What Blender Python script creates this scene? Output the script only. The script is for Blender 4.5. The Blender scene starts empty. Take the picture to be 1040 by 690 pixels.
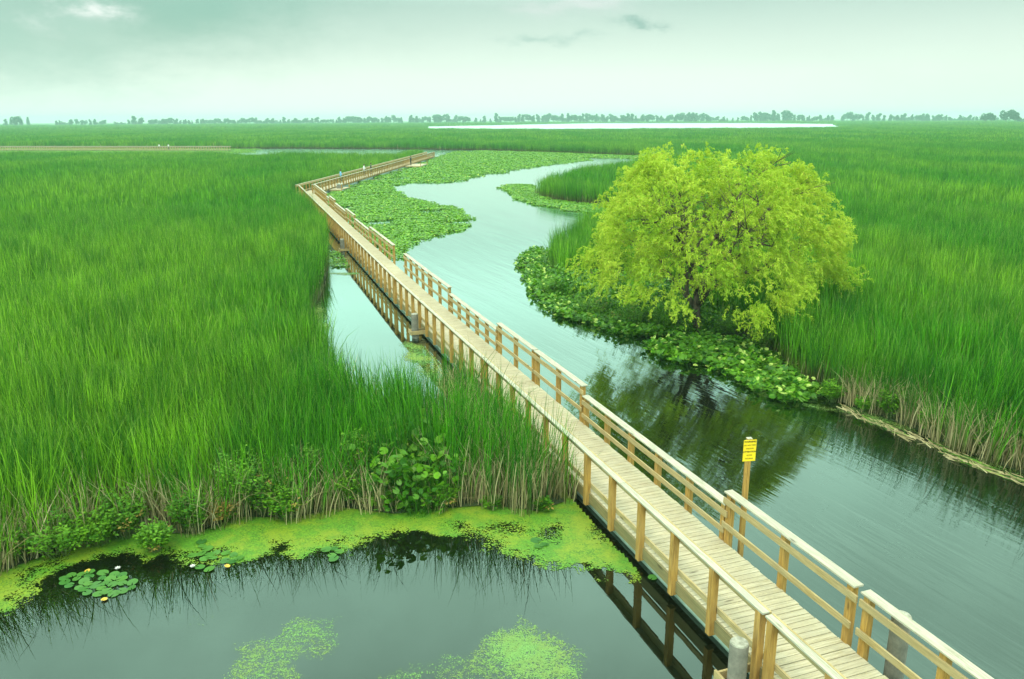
import bpy, math, random
import numpy as np
from mathutils import Matrix, Vector
from mathutils.geometry import tessellate_polygon
random.seed(7); RNG = np.random.default_rng(11)
R = math.radians
S = bpy.context.scene
COL = S.collection
TPL = bpy.data.collections.new('templates')          # sources for scattered plants, not linked to the scene

# ------------------------------------------------------------------ surveying: from the photograph to the ground
F, PITCH, CAMH = 809.0, R(15.5), 9.0
ROLL = math.atan(-3.8 / 800)
def un(x, y, z=0.0):
    u = (x - 520) / F; v = (345 - y) / F
    c, s = math.cos(ROLL), math.sin(ROLL)
    u2 = u * c - v * s; v2 = u * s + v * c
    dy = math.cos(PITCH) + v2 * math.sin(PITCH); dz = -math.sin(PITCH) + v2 * math.cos(PITCH)
    t = (z - CAMH) / dz
    return (u2 * t, dy * t)
P0 = (4.3, 10.0); TH = R(19.33)
def bw(s, t=0.0):
    """point on the boardwalk frame: s metres along, t metres to the right"""
    sh = max(0.0, (s - 30.5) * 0.0105)
    return (P0[0] - math.sin(TH) * s + math.cos(TH) * (t + sh), P0[1] + math.cos(TH) * s + math.sin(TH) * (t + sh))
LEG0 = (-25.75, 96.45); LTH = R(-3.3)
def leg(s, t=0.0):
    return (LEG0[0] - math.sin(LTH) * s + math.cos(LTH) * t, LEG0[1] + math.cos(LTH) * s + math.sin(LTH) * t)

# ------------------------------------------------------------------ tags
def tag(o, label=None, cat=None, group=None, kind=None):
    if label: o['label'] = label
    if cat: o['category'] = cat
    if group: o['group'] = group
    if kind: o['kind'] = kind
    return o
def empty(name, loc=(0, 0, 0), rz=0.0, **k):
    o = bpy.data.objects.new(name, None); COL.objects.link(o)
    o.location = loc; o.rotation_euler = (0, 0, rz); o.empty_display_size = 0.2
    return tag(o, **k)
def copy_tree(o, parent=None):
    c = o.copy(); COL.objects.link(c)
    if parent is not None: c.parent = parent
    for ch in KIDS.get(o.name, []): copy_tree(ch, c)
    return c
KIDS = {}

# ------------------------------------------------------------------ mesh helpers
def mesh_np(name, V, faces, mat, parent=None, col=None, smooth=False, link=True):
    """V (N,3); faces (M,k) array or list of such arrays; col (N,4) optional colour attribute"""
    if not isinstance(faces, (list, tuple)): faces = [faces]
    faces = [np.asarray(f, dtype=np.int32) for f in faces if len(f)]
    me = bpy.data.meshes.new(name)
    V = np.asarray(V, dtype=np.float32)
    me.vertices.add(len(V)); me.vertices.foreach_set('co', V.ravel())
    li = np.concatenate([f.ravel() for f in faces]); cnt = np.concatenate([np.full(len(f), f.shape[1], np.int32) for f in faces])
    st = np.concatenate([[0], np.cumsum(cnt)[:-1]]).astype(np.int32)
    me.loops.add(len(li)); me.loops.foreach_set('vertex_index', li)
    me.polygons.add(len(cnt)); me.polygons.foreach_set('loop_start', st)
    try: me.polygons.foreach_set('loop_total', cnt)
    except Exception: pass
    if smooth: me.polygons.foreach_set('use_smooth', np.ones(len(cnt), bool))
    me.update(calc_edges=True); me.validate()
    if col is not None:
        a = me.color_attributes.new('col', 'FLOAT_COLOR', 'POINT'); a.data.foreach_set('color', np.asarray(col, np.float32).ravel())
    if mat: me.materials.append(mat)
    o = bpy.data.objects.new(name, me)
    if link: COL.objects.link(o)
    if parent is not None:
        o.parent = parent; KIDS.setdefault(parent.name, []).append(o)
    return o

class MB:
    """collects boxes, prisms and tubes; build() links them as ONE mesh object"""
    def __init__(s): s.V = []; s.F = []; s.C = []
    def add(s, vs, fs, c=None):
        b = len(s.V); s.V += [tuple(v) for v in vs]; s.F += [tuple(i + b for i in f) for f in fs]
        c = random.random() if c is None else c
        s.C += [(c, random.random(), 0, 1)] * len(vs)
    def box(s, x0, x1, y0, y1, z0, z1, M=None, c=None, bev=0.0):
        if bev > 0:
            b = bev; vs = []; 
            # chamfered box: 3 faces per corner -> 24 verts
            import itertools
            X, Y, Z = (x0, x1), (y0, y1), (z0, z1); sg = (1, -1)
            idx = {}
            for i, j, k in itertools.product((0, 1), repeat=3):
                for a in range(3):
                    p = [X[i] + sg[i] * b, Y[j] + sg[j] * b, Z[k] + sg[k] * b]
                    p[a] = (X, Y, Z)[a][(i, j, k)[a]]
                    idx[(i, j, k, a)] = len(vs); vs.append(p)
            fs = []
            for a in range(3):
                o1, o2 = [q for q in range(3) if q != a]
                for e in (0, 1):
                    q = []
                    for (m, n) in ((0, 0), (1, 0), (1, 1), (0, 1)):
                        t = [0, 0, 0]; t[a] = e; t[o1] = m; t[o2] = n; q.append(idx[(*t, a)])
                    if (e == 0) != (a == 1): q = q[::-1]
                    fs.append(q)
                for m in (0, 1):
                    for n in (0, 1):        # edge along axis a
                        t0 = [0, 0, 0]; t0[a] = 0; t0[o1] = m; t0[o2] = n; t1 = list(t0); t1[a] = 1
                        fs.append([idx[(*t0, o1)], idx[(*t1, o1)], idx[(*t1, o2)], idx[(*t0, o2)]])
            for i, j, k in itertools.product((0, 1), repeat=3): fs.append([idx[(i, j, k, a)] for a in range(3)])
        else:
            vs = [(x, y, z) for z in (z0, z1) for y in (y0, y1) for x in (x0, x1)]
            fs = [(0, 2, 3, 1), (4, 5, 7, 6), (0, 1, 5, 4), (2, 6, 7, 3), (0, 4, 6, 2), (1, 3, 7, 5)]
        if M is not None: vs = [M @ Vector(v) for v in vs]
        s.add(vs, fs, c)
    def tube(s, pts, rad, n=8, c=None, caps=True):
        pts = [Vector(p) for p in pts]; k = len(pts)
        if not hasattr(rad, '__len__'): rad = [rad] * k
        vs = []; fs = []; up = Vector((0.13, 0.97, 0.2))
        for i, p in enumerate(pts):
            d = (pts[min(i + 1, k - 1)] - pts[max(i - 1, 0)])
            d = d.normalized() if d.length > 1e-9 else Vector((0, 0, 1))
            a = d.cross(up)
            if a.length < 1e-3: a = d.cross(Vector((1, 0, 0)))
            a.normalize(); b = a.cross(d).normalized(); up = b
            for j in range(n):
                q = 2 * math.pi * j / n
                vs.append(p + a * math.cos(q) * rad[i] + b * math.sin(q) * rad[i])
        for i in range(k - 1):
            for j in range(n):
                fs.append((i * n + j, i * n + (j + 1) % n, (i + 1) * n + (j + 1) % n, (i + 1) * n + j))
        if caps: fs.append(tuple(range(n))[::-1]); fs.append(tuple((k - 1) * n + j for j in range(n)))
        s.add(vs, fs, c)
    def build(s, name, mat, parent=None, smooth=False, link=True):
        me = bpy.data.meshes.new(name); me.from_pydata(s.V, [], s.F)
        a = me.color_attributes.new('col', 'FLOAT_COLOR', 'POINT'); a.data.foreach_set('color', np.array(s.C, np.float32).ravel())
        if smooth:
            for p in me.polygons: p.use_smooth = True
        me.materials.append(mat); me.update()
        o = bpy.data.objects.new(name, me)
        if link: COL.objects.link(o)
        if parent is not None:
            o.parent = parent; KIDS.setdefault(parent.name, []).append(o)
        return o

# ------------------------------------------------------------------ materials
def new_mat(name):
    m = bpy.data.materials.new(name); m.use_nodes = True; nt = m.node_tree; nt.nodes.clear()
    return m, nt
class NT:
    def __init__(s, nt): s.nt = nt
    def n(s, typ, **k):
        nd = s.nt.nodes.new(typ)
        for a, b in k.items():
            if a.startswith('i_'):
                nd.inputs[a[2:].replace('_', ' ')].default_value = b
            else: setattr(nd, a, b)
        return nd
    def l(s, a, b): s.nt.links.new(a, b)
    def mix(s, f, a, b, mode='MIX'):
        m = s.nt.nodes.new('ShaderNodeMix'); m.data_type = 'RGBA'; m.blend_type = mode
        for sock, v in ((m.inputs[0], f), (m.inputs[6], a), (m.inputs[7], b)):
            if isinstance(v, bpy.types.NodeSocket): s.l(v, sock)
            elif isinstance(v, (tuple, list)): sock.default_value = (*v[:3], 1)
            else: sock.default_value = v
        return m.outputs[2]
    def math(s, op, a, b=None, c=None, clamp=False):
        m = s.nt.nodes.new('ShaderNodeMath'); m.operation = op; m.use_clamp = clamp
        for i, v in enumerate((a, b, c)):
            if v is None: continue
            if isinstance(v, bpy.types.NodeSocket): s.l(v, m.inputs[i])
            else: m.inputs[i].default_value = v
        return m.outputs[0]
    def ramp(s, f, stops, interp='LINEAR'):
        r = s.nt.nodes.new('ShaderNodeValToRGB'); r.color_ramp.interpolation = interp
        e = r.color_ramp.elements
        while len(e) < len(stops): e.new(0.5)
        for i, (p, c) in enumerate(stops):
            e[i].position = p
            e[i].color = (*c, 1) if isinstance(c, (tuple, list)) else (c, c, c, 1)
        s.l(f, r.inputs[0]); return r.outputs[0]
    def noise(s, vec, scale, detail=3, rough=0.5):
        n = s.nt.nodes.new('ShaderNodeTexNoise'); n.inputs['Scale'].default_value = scale
        n.inputs['Detail'].default_value = detail; n.inputs['Roughness'].default_value = rough
        if vec is not None: s.l(vec, n.inputs['Vector'])
        return n.outputs['Fac']
    def mapping(s, vec, scale=(1, 1, 1), rot=(0, 0, 0)):
        m = s.nt.nodes.new('ShaderNodeMapping'); m.inputs['Scale'].default_value = scale; m.inputs['Rotation'].default_value = rot
        s.l(vec, m.inputs['Vector']); return m.outputs[0]

def leaf_mat(name, build, trans=0.4, rough=0.55, spec=0.25):
    """foliage: diffuse + translucent + a weak sheen; build(T) returns the colour socket"""
    m, nt = new_mat(name); T = NT(nt)
    c = build(T)
    p = T.n('ShaderNodeBsdfPrincipled'); T.l(c, p.inputs['Base Color']); p.inputs['Roughness'].default_value = rough
    p.inputs['Specular IOR Level'].default_value = spec
    tr = T.n('ShaderNodeBsdfTranslucent'); T.l(c, tr.inputs['Color'])
    mx = T.n('ShaderNodeMixShader'); mx.inputs[0].default_value = trans
    T.l(p.outputs[0], mx.inputs[1]); T.l(tr.outputs[0], mx.inputs[2])
    o = T.n('ShaderNodeOutputMaterial'); T.l(mx.outputs[0], o.inputs[0])
    return m
def attr(T, name='col'):
    a = T.n('ShaderNodeAttribute', attribute_name=name); sp = T.n('ShaderNodeSeparateColor'); T.l(a.outputs['Color'], sp.inputs[0])
    return sp.outputs[0], sp.outputs[1], sp.outputs[2]
def geo_pos(T): return T.n('ShaderNodeNewGeometry').outputs['Position']

def reed_colour(T):
    h, r, dead = attr(T)
    pos = geo_pos(T)
    flat = T.mapping(pos, (1, 1, 0.02))
    big = T.noise(T.mapping(flat, (0.05, 0.018, 1)), 1.0, 4, 0.6)
    mid = T.noise(flat, 0.55, 3, 0.6)
    rc = T.ramp(r, [(0.15, 0.0), (0.95, 1.0)])
    g1 = T.mix(rc, (0.007, 0.068, 0.002), (0.115, 0.440, 0.010))
    g2 = T.mix(rc, (0.028, 0.125, 0.003), (0.270, 0.560, 0.022))
    g = T.mix(T.ramp(big, [(0.42, 0.0), (0.58, 1.0)]), g1, g2)
    g = T.mix(T.math('MULTIPLY', T.ramp(mid, [(0.40, 0.0), (0.62, 1.0)]), 0.72), g, (0.014, 0.120, 0.006))
    straw = T.mix(r, (0.26, 0.22, 0.09), (0.58, 0.50, 0.28))
    base = T.mix(r, (0.015, 0.03, 0.006), (0.17, 0.16, 0.05))  # brown blade feet, darkened in the colour as shade inside the reeds
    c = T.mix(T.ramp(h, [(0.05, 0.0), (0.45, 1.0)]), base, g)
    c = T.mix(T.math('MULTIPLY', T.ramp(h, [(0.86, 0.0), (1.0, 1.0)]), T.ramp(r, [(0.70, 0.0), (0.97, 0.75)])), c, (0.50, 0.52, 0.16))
    return T.mix(dead, c, straw)
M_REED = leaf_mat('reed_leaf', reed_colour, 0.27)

def simple_leaf(c1, c2, c3=None):
    def b(T):
        h, r, dead = attr(T)
        c = T.mix(r, c1, c2)
        n = T.noise(T.mapping(geo_pos(T), (1, 1, 0.3)), 0.9, 3)
        c = T.mix(T.math('MULTIPLY', T.ramp(n, [(0.4, 0.0), (0.65, 1.0)]), 0.5), c, tuple(x * 0.55 for x in c1))
        if c3: c = T.mix(dead, c, c3)
        return c
    return b
M_LILY = leaf_mat('lily_pad', simple_leaf((0.058, 0.230, 0.010), (0.250, 0.520, 0.022), (0.44, 0.56, 0.06)), 0.3, 0.4, 0.3)
M_LOTUS = leaf_mat('broad_leaf', simple_leaf((0.026, 0.145, 0.006), (0.200, 0.450, 0.022), (0.50, 0.66, 0.14)), 0.35, 0.4, 0.3)
M_PAD = leaf_mat('floating_leaf', simple_leaf((0.055, 0.20, 0.035), (0.12, 0.31, 0.045), (0.75, 0.48, 0.04)), 0.25, 0.35, 0.4)
M_SHRUB = leaf_mat('shrub_leaf', simple_leaf((0.032, 0.180, 0.008), (0.230, 0.470, 0.026), (0.38, 0.27, 0.07)), 0.35)
M_FARTREE = leaf_mat('distant_tree_leaf', simple_leaf((0.012, 0.070, 0.030), (0.030, 0.12, 0.055)), 0.2)
def willow_col(T):
    h, r, dead = attr(T)
    n = T.noise(geo_pos(T), 0.8, 3)
    c = T.mix(r, (0.20, 0.40, 0.012), (0.62, 0.74, 0.080))
    c = T.mix(T.ramp(n, [(0.4, 0.0), (0.65, 0.6)]), c, (0.42, 0.54, 0.035))
    return T.mix(dead, c, (0.48, 0.40, 0.08))
M_WILLOW = leaf_mat('willow_leaf', willow_col, 0.30, 0.6, 0.15)

def bark(name, a, b, sc=6):
    m, nt = new_mat(name); T = NT(nt)
    tc = T.n('ShaderNodeTexCoord').outputs['Object']
    n = T.noise(T.mapping(tc, (1, 1, 0.25)), sc, 5, 0.65)
    p = T.n('ShaderNodeBsdfPrincipled'); T.l(T.mix(T.ramp(n, [(0.35, 0.0), (0.65, 1.0)]), a, b), p.inputs['Base Color'])
    p.inputs['Roughness'].default_value = 0.9
    bp = T.n('ShaderNodeBump'); bp.inputs['Strength'].default_value = 0.6; bp.inputs['Distance'].default_value = 0.03
    T.l(n, bp.inputs['Height']); T.l(bp.outputs[0], p.inputs['Normal'])
    o = T.n('ShaderNodeOutputMaterial'); T.l(p.outputs[0], o.inputs[0]); return m
M_BARK = bark('willow_bark', (0.035, 0.028, 0.018), (0.12, 0.09, 0.055))
M_MUD = bark('marsh_mud', (0.012, 0.022, 0.006), (0.035, 0.055, 0.012), 0.8)
M_STEM = bark('green_stem', (0.05, 0.12, 0.02), (0.12, 0.16, 0.04), 9)

def wood(name, dark, light, grey, gscale, grey_amt=0.3, knots=True, rough=0.8, stain=None):
    m, nt = new_mat(name); T = NT(nt)
    r, q, _ = attr(T)
    tc = T.n('ShaderNodeTexCoord').outputs['Object']
    off = T.n('ShaderNodeVectorMath', operation='ADD'); T.l(tc, off.inputs[0])
    cb = T.n('ShaderNodeCombineXYZ'); T.l(T.math('MULTIPLY', q, 37.0), cb.inputs[0]); T.l(T.math('MULTIPLY', q, 53.0), cb.inputs[1]); T.l(T.math('MULTIPLY', r, 29.0), cb.inputs[2])
    T.l(cb.outputs[0], off.inputs[1]); vec = off.outputs[0]
    grain = T.noise(T.mapping(vec, gscale), 1.0, 6, 0.7)
    blot = T.noise(vec, 1.7, 4, 0.6)
    fine = T.noise(vec, 24.0, 3, 0.6)
    c = T.mix(T.ramp(grain, [(0.36, 0.0), (0.62, 1.0)]), dark, light)
    c = T.mix(T.math('MULTIPLY', T.ramp(blot, [(0.35, 0.0), (0.7, 1.0)]), grey_amt, clamp=True), c, grey)
    c = T.mix(T.math('MULTIPLY', r, 0.42), c, tuple(x * 0.62 for x in light))
    if stain:
        c = T.mix(T.ramp(fine, [(0.56, 0.0), (0.66, 0.55)]), c, stain)
    if knots:
        v = T.n('ShaderNodeTexVoronoi'); v.inputs['Scale'].default_value = 1.0; T.l(T.mapping(vec, tuple(0.35 * g ** 0.55 * 2.0 for g in gscale)), v.inputs['Vector'])
        c = T.mix(T.ramp(v.outputs['Distance'], [(0.05, 0.75), (0.13, 0.0)]), c, tuple(x * 0.3 for x in dark))
    p = T.n('ShaderNodeBsdfPrincipled'); T.l(c, p.inputs['Base Color']); p.inputs['Roughness'].default_value = rough
    p.inputs['Specular IOR Level'].default_value = 0.2
    bp = T.n('ShaderNodeBump'); bp.inputs['Strength'].default_value = 0.35; bp.inputs['Distance'].default_value = 0.006
    T.l(grain, bp.inputs['Height']); T.l(bp.outputs[0], p.inputs['Normal'])
    o = T.n('ShaderNodeOutputMaterial'); T.l(p.outputs[0], o.inputs[0]); return m
M_DECK = wood('weathered_deck_planks', (0.28, 0.235, 0.135), (0.54, 0.475, 0.325), (0.42, 0.395, 0.305), (2.0, 30, 30), 0.5, True, 0.85, (0.50, 0.44, 0.24))
M_CAP = wood('weathered_rail_cap', (0.24, 0.22, 0.15), (0.58, 0.53, 0.42), (0.33, 0.34, 0.26), (30, 2.0, 30), 0.6, True, 0.85, (0.36, 0.42, 0.28))
M_RAIL = wood('rail_board', (0.27, 0.20, 0.075), (0.52, 0.39, 0.185), (0.34, 0.30, 0.19), (30, 2.0, 30), 0.55)
M_POST = wood('treated_post', (0.21, 0.105, 0.02), (0.54, 0.31, 0.075), (0.40, 0.28, 0.12), (26, 26, 2.0), 0.5)
M_STR = wood('stringer_wood', (0.16, 0.12, 0.05), (0.32, 0.25, 0.11), (0.14, 0.17, 0.09), (20, 1.5, 20), 0.7)

def plain(name, c, rough=0.6, metal=0.0, c2=None, sc=8):
    m, nt = new_mat(name); T = NT(nt)
    p = T.n('ShaderNodeBsdfPrincipled'); p.inputs['Roughness'].default_value = rough; p.inputs['Metallic'].default_value = metal
    tc = T.n('ShaderNodeTexCoord').outputs['Object']; n = T.noise(tc, sc, 5, 0.65)
    T.l(T.mix(T.ramp(n, [(0.35, 0.0), (0.65, 1.0)]), c, c2 or tuple(x * 0.75 for x in c)), p.inputs['Base Color'])
    o = T.n('ShaderNodeOutputMaterial'); T.l(p.outputs[0], o.inputs[0]); return m
M_FLOAT = plain('galvanised_float', (0.42, 0.52, 0.45), 0.5, 0.3, (0.26, 0.34, 0.28), 3)
M_PILE = plain('grey_piling', (0.13, 0.125, 0.10), 0.75, 0, (0.24, 0.22, 0.18), 5)
M_PILETOP = plain('piling_top', (0.40, 0.40, 0.32), 0.8, 0, (0.20, 0.20, 0.15), 12)
M_YEL = plain('yellow_sign_paint', (0.88, 0.62, 0.01), 0.45, 0, (0.80, 0.55, 0.01), 6)
M_INK = plain('black_sign_ink', (0.05, 0.035, 0.005), 0.5)

# ------------------------------------------------------------------ shorelines
def ring(*segs):
    out = []
    for s in segs: out += [tuple(p) for p in s]
    return out
def px(pts, z=0.0): return [un(x, y, z) for x, y in pts]
TOP = 2.35
W_MAIN = ring(
    [(30, -12), (24, 3)],
    px([(1110, 520), (1040, 482), (985, 462), (940, 441), (880, 418), (838, 403), (806, 384), (772, 360), (738, 348), (700, 343), (660, 337), (622, 327), (592, 310), (576, 294), (563, 280), (557, 268), (562, 258), (600, 238), (640, 228), (650, 212), (592, 207), (560, 203), (538, 197), (531, 190)]),
    px([(540, 179), (566, 172), (592, 166), (625, 161.8), (650, 160)], TOP),
    px([(655, 158.8), (640, 158.3), (560, 155.3), (500, 153), (400, 151.6), (285, 151), (180, 151.2), (130, 151), (0, 150.3), (-90, 149.5)]),
    px([(-90, 153.9), (0, 153.9), (200, 153.4)], 1.55), px([(290, 153.2), (400, 153.6)], TOP),
    [leg(99.5, -4), leg(99.5, -0.7), leg(0, -0.9), bw(88, -0.9), bw(60, -0.75)],
    [bw(47, -0.8)], px([(330, 250), (333, 275), (326, 300), (312, 322), (318, 342)]),
    px([(348, 352), (400, 356), (445, 362), (478, 378), (505, 396)], TOP),
    [bw(17.5, -0.9), bw(14, -0.55), bw(11.2, -0.6)],
    px([(575, 510), (545, 520), (500, 514), (440, 518), (400, 523), (345, 516), (300, 527), (240, 526), (200, 543), (120, 543), (60, 560), (0, 582), (-80, 615)]),
    [(-18, 8), (-24, -12)])
W_LAKE = ring(px([(425, 129.9), (500, 130.4), (600, 130.6), (800, 129.2), (862, 128.3)], TOP), px([(850, 126.2), (760, 125.2), (600, 125.4), (500, 127.4), (430, 128.8)]))
L_BIG = px([(325, 196), (350, 192), (385, 188), (400, 191), (410, 200), (440, 206), (468, 213), (481, 227), (470, 234), (440, 240), (420, 248), (410, 258), (404, 264), (395, 262), (350, 222)])
L_BAY = px([(340, 193), (391, 190), (410, 188), (443, 188), (480, 180), (530, 172), (560, 168), (603, 163), (575, 158), (540, 155.5), (500, 154.2), (436, 153.6)])
L_NORTH = px([(480, 153.4), (540, 156.5), (600, 160.8), (650, 161.5), (660, 159), (620, 157.2), (560, 154.9)])
L_WEDGE = px([(510, 191), (520, 187), (541, 188), (546, 197), (560, 203), (590, 207), (645, 212), (645, 224), (590, 216), (560, 212), (535, 206), (518, 200)])
L_BANK = px([(528, 264), (545, 254), (562, 259), (560, 268), (568, 282), (580, 292), (596, 308), (625, 322), (665, 332), (702, 337), (704, 345), (660, 344), (620, 339), (590, 330), (560, 318), (545, 305), (535, 285)])
L_FRONT = px([(652, 354), (690, 346), (740, 345), (776, 356), (812, 380), (840, 402), (826, 408), (800, 407), (770, 396), (740, 381), (700, 370), (668, 364)])
L_WEST = px([(-80, 150.6), (0, 150.8), (200, 151.4), (262, 151.6), (255, 155.5), (200, 156.5), (0, 157), (-80, 157)])
L_INLET = px([(333, 246), (350, 246), (370, 268), (347, 274), (331, 270)])

def sdf(P, poly):
    """signed distance, positive inside"""
    P = np.asarray(P, float); poly = np.asarray(poly, float)
    d = np.full(len(P), 1e9); ins = np.zeros(len(P), bool)
    for i in range(len(poly)):
        a = poly[i]; b = poly[(i + 1) % len(poly)]; e = b - a; L = max(1e-12, (e * e).sum())
        t = np.clip(((P - a) @ e) / L, 0, 1); q = a + t[:, None] * e
        d = np.minimum(d, np.hypot(P[:, 0] - q[:, 0], P[:, 1] - q[:, 1]))
        if a[1] != b[1]:
            c = ((a[1] > P[:, 1]) != (b[1] > P[:, 1])) & (P[:, 0] < (b[0] - a[0]) * (P[:, 1] - a[1]) / (b[1] - a[1]) + a[0])
            ins ^= c
    return np.where(ins, d, -d)
def wav(P, s, seed=0):
    """cheap smooth noise in about -1..1"""
    x, y = P[:, 0] / s, P[:, 1] / s; o = 0
    for k in range(5):
        r = np.random.default_rng(seed * 10 + k); a = r.uniform(0, 6.28); f = 0.8 + 1.3 * r.random(); ph = r.uniform(0, 6.28)
        o = o + np.sin((x * math.cos(a) + y * math.sin(a)) * f * 2 + ph + 0.9 * np.sin((x * math.sin(a) - y * math.cos(a)) * f * 1.3 + ph * 2))
    return o / 3.2

# ------------------------------------------------------------------ scatter machinery
def scatter_group():
    ng = bpy.data.node_groups.new('scatter_plants', 'GeometryNodeTree')
    ng.interface.new_socket('Geometry', in_out='INPUT', socket_type='NodeSocketGeometry')
    ng.interface.new_socket('Geometry', in_out='OUTPUT', socket_type='NodeSocketGeometry')
    N = ng.nodes; gi = N.new('NodeGroupInput'); go = N.new('NodeGroupOutput')
    ci = N.new('GeometryNodeCollectionInfo'); ci.inputs['Collection'].default_value = TPL
    ci.inputs['Separate Children'].default_value = True; ci.inputs['Reset Children'].default_value = True
    ip = N.new('GeometryNodeInstanceOnPoints'); ip.inputs['Pick Instance'].default_value = True
    def na(name, typ):
        a = N.new('GeometryNodeInputNamedAttribute'); a.data_type = typ; a.inputs['Name'].default_value = name; return a.outputs['Attribute']
    L = ng.links.new
    L(gi.outputs[0], ip.inputs['Points']); L(ci.outputs[0], ip.inputs['Instance'])
    L(na('idx', 'INT'), ip.inputs['Instance Index'])
    er = N.new('FunctionNodeEulerToRotation'); L(na('rot', 'FLOAT_VECTOR'), er.inputs[0]); L(er.outputs[0], ip.inputs['Rotation'])
    L(na('scl', 'FLOAT_VECTOR'), ip.inputs['Scale']); L(ip.outputs[0], go.inputs[0])
    return ng
TN = []                                               # template names; index = alphabetical order
def template(o):
    TPL.objects.link(o); o.name = 'tpl%03d_' % len(TN) + o.name; TN.append(o.name); return len(TN) - 1
SG = None
def scatter(name, P, Z, idx, scl, rot=None, **k):
    global SG
    if SG is None: SG = scatter_group()
    n = len(P); me = bpy.data.meshes.new(name)
    me.vertices.add(n); me.vertices.foreach_set('co', np.column_stack([P, Z]).astype(np.float32).ravel())
    a = me.attributes.new('idx', 'INT', 'POINT'); a.data.foreach_set('value', np.asarray(idx, np.int32))
    if rot is None: rot = np.column_stack([np.zeros(n), np.zeros(n), RNG.uniform(0, 6.283, n)])
    a = me.attributes.new('rot', 'FLOAT_VECTOR', 'POINT'); a.data.foreach_set('vector', np.asarray(rot, np.float32).ravel())
    a = me.attributes.new('scl', 'FLOAT_VECTOR', 'POINT'); a.data.foreach_set('vector', np.asarray(scl, np.float32).ravel())
    o = bpy.data.objects.new(name, me); COL.objects.link(o)
    md = o.modifiers.new('plants', 'NODES'); md.node_group = SG
    k.setdefault('kind', 'stuff')
    print(name, n)
    return tag(o, **k)

def blades(n, radius, hmin, hmax, w, lean, dead, rng, bend=0.5, square=False):
    ang = rng.uniform(0, 6.283, n); rr = radius * np.sqrt(rng.random(n))
    bx, by = rr * np.cos(ang), rr * np.sin(ang)
    isdead = rng.random(n) < dead
    h = rng.uniform(hmin, hmax, n) * np.where(isdead, rng.uniform(0.35, 0.75, n), 1)
    la = rng.uniform(0, 6.283, n); ln = np.abs(rng.normal(0, lean, n)) * h * np.where(isdead, 1.7, 1)
    wa = rng.uniform(0, 3.14, n); ww = w * rng.uniform(0.6, 1.25, n)
    lv = np.array([0, 0.4, 0.75, 1.0]); wid = np.array([0.8, 1.0, 0.7, 0.08])
    droop = (rng.random(n) < 0.28) * rng.uniform(0.1, bend, n)
    V = np.zeros((n, 8, 3)); C = np.zeros((n, 8, 4)); C[..., 3] = 1
    for k in range(4):
        t = lv[k]; off = ln * t ** 1.9 + droop * h * 0.35 * max(0, t - 0.55) / 0.45
        z = h * (t - droop * (max(0, t - 0.7) / 0.3) * 0.28)
        cx, cy = bx + off * np.cos(la), by + off * np.sin(la)
        for q, sg in enumerate((-1, 1)):
            V[:, 2 * k + q, 0] = cx + sg * 0.5 * ww * wid[k] * np.cos(wa); V[:, 2 * k + q, 1] = cy + sg * 0.5 * ww * wid[k] * np.sin(wa); V[:, 2 * k + q, 2] = z
            C[:, 2 * k + q, 0] = t
    C[..., 1] = rng.random(n)[:, None]; C[..., 2] = isdead[:, None]
    b = np.arange(n)[:, None] * 8
    Fq = np.concatenate([b + np.array([2 * k, 2 * k + 1, 2 * k + 3, 2 * k + 2]) for k in range(3)])
    return V.reshape(-1, 3), Fq, C.reshape(-1, 4)
LOD = []       # (list of template ids, spacing, radius, dmin, dmax)
def reed_templates():
    spec = [(66, 0.42, 1.5, 2.45, 0.019, 0.17, 0.07, 0.52, 0, 27),
            (130, 0.95, 1.6, 2.45, 0.032, 0.15, 0.05, 1.15, 27, 75),
            (190, 3.0, 1.6, 2.45, 0.11, 0.13, 0.04, 3.6, 75, 280),
            (300, 9.5, 1.8, 2.45, 0.34, 0.08, 0.03, 12.0, 280, 750),
            (420, 26.0, 1.8, 2.5, 1.1, 0.06, 0.02, 32.0, 750, 1560)]
    for li, (n, r, h0, h1, w, lean, dead, sp, d0, d1) in enumerate(spec):
        ids = []
        for v in range(4):
            rng = np.random.default_rng(100 + li * 10 + v)
            V, Fq, C = blades(n, r, h0, h1, w, lean, dead, rng)
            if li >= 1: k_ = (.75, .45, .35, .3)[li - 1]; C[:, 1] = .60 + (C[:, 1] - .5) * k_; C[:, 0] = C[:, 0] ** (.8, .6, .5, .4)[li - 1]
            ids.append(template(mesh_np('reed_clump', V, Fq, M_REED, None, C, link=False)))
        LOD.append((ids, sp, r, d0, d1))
reed_templates()
EDGE = []
for v in range(4):                                     # shore clumps: many dead straw leaves at the water's edge
    V, Fq, C = blades(70, 0.38, 1.2, 2.35, 0.020, 0.19, 0.58, np.random.default_rng(200 + v))
    EDGE.append(template(mesh_np('shore_reed_clump', V, Fq, M_REED, None, C, link=False)))

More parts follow.
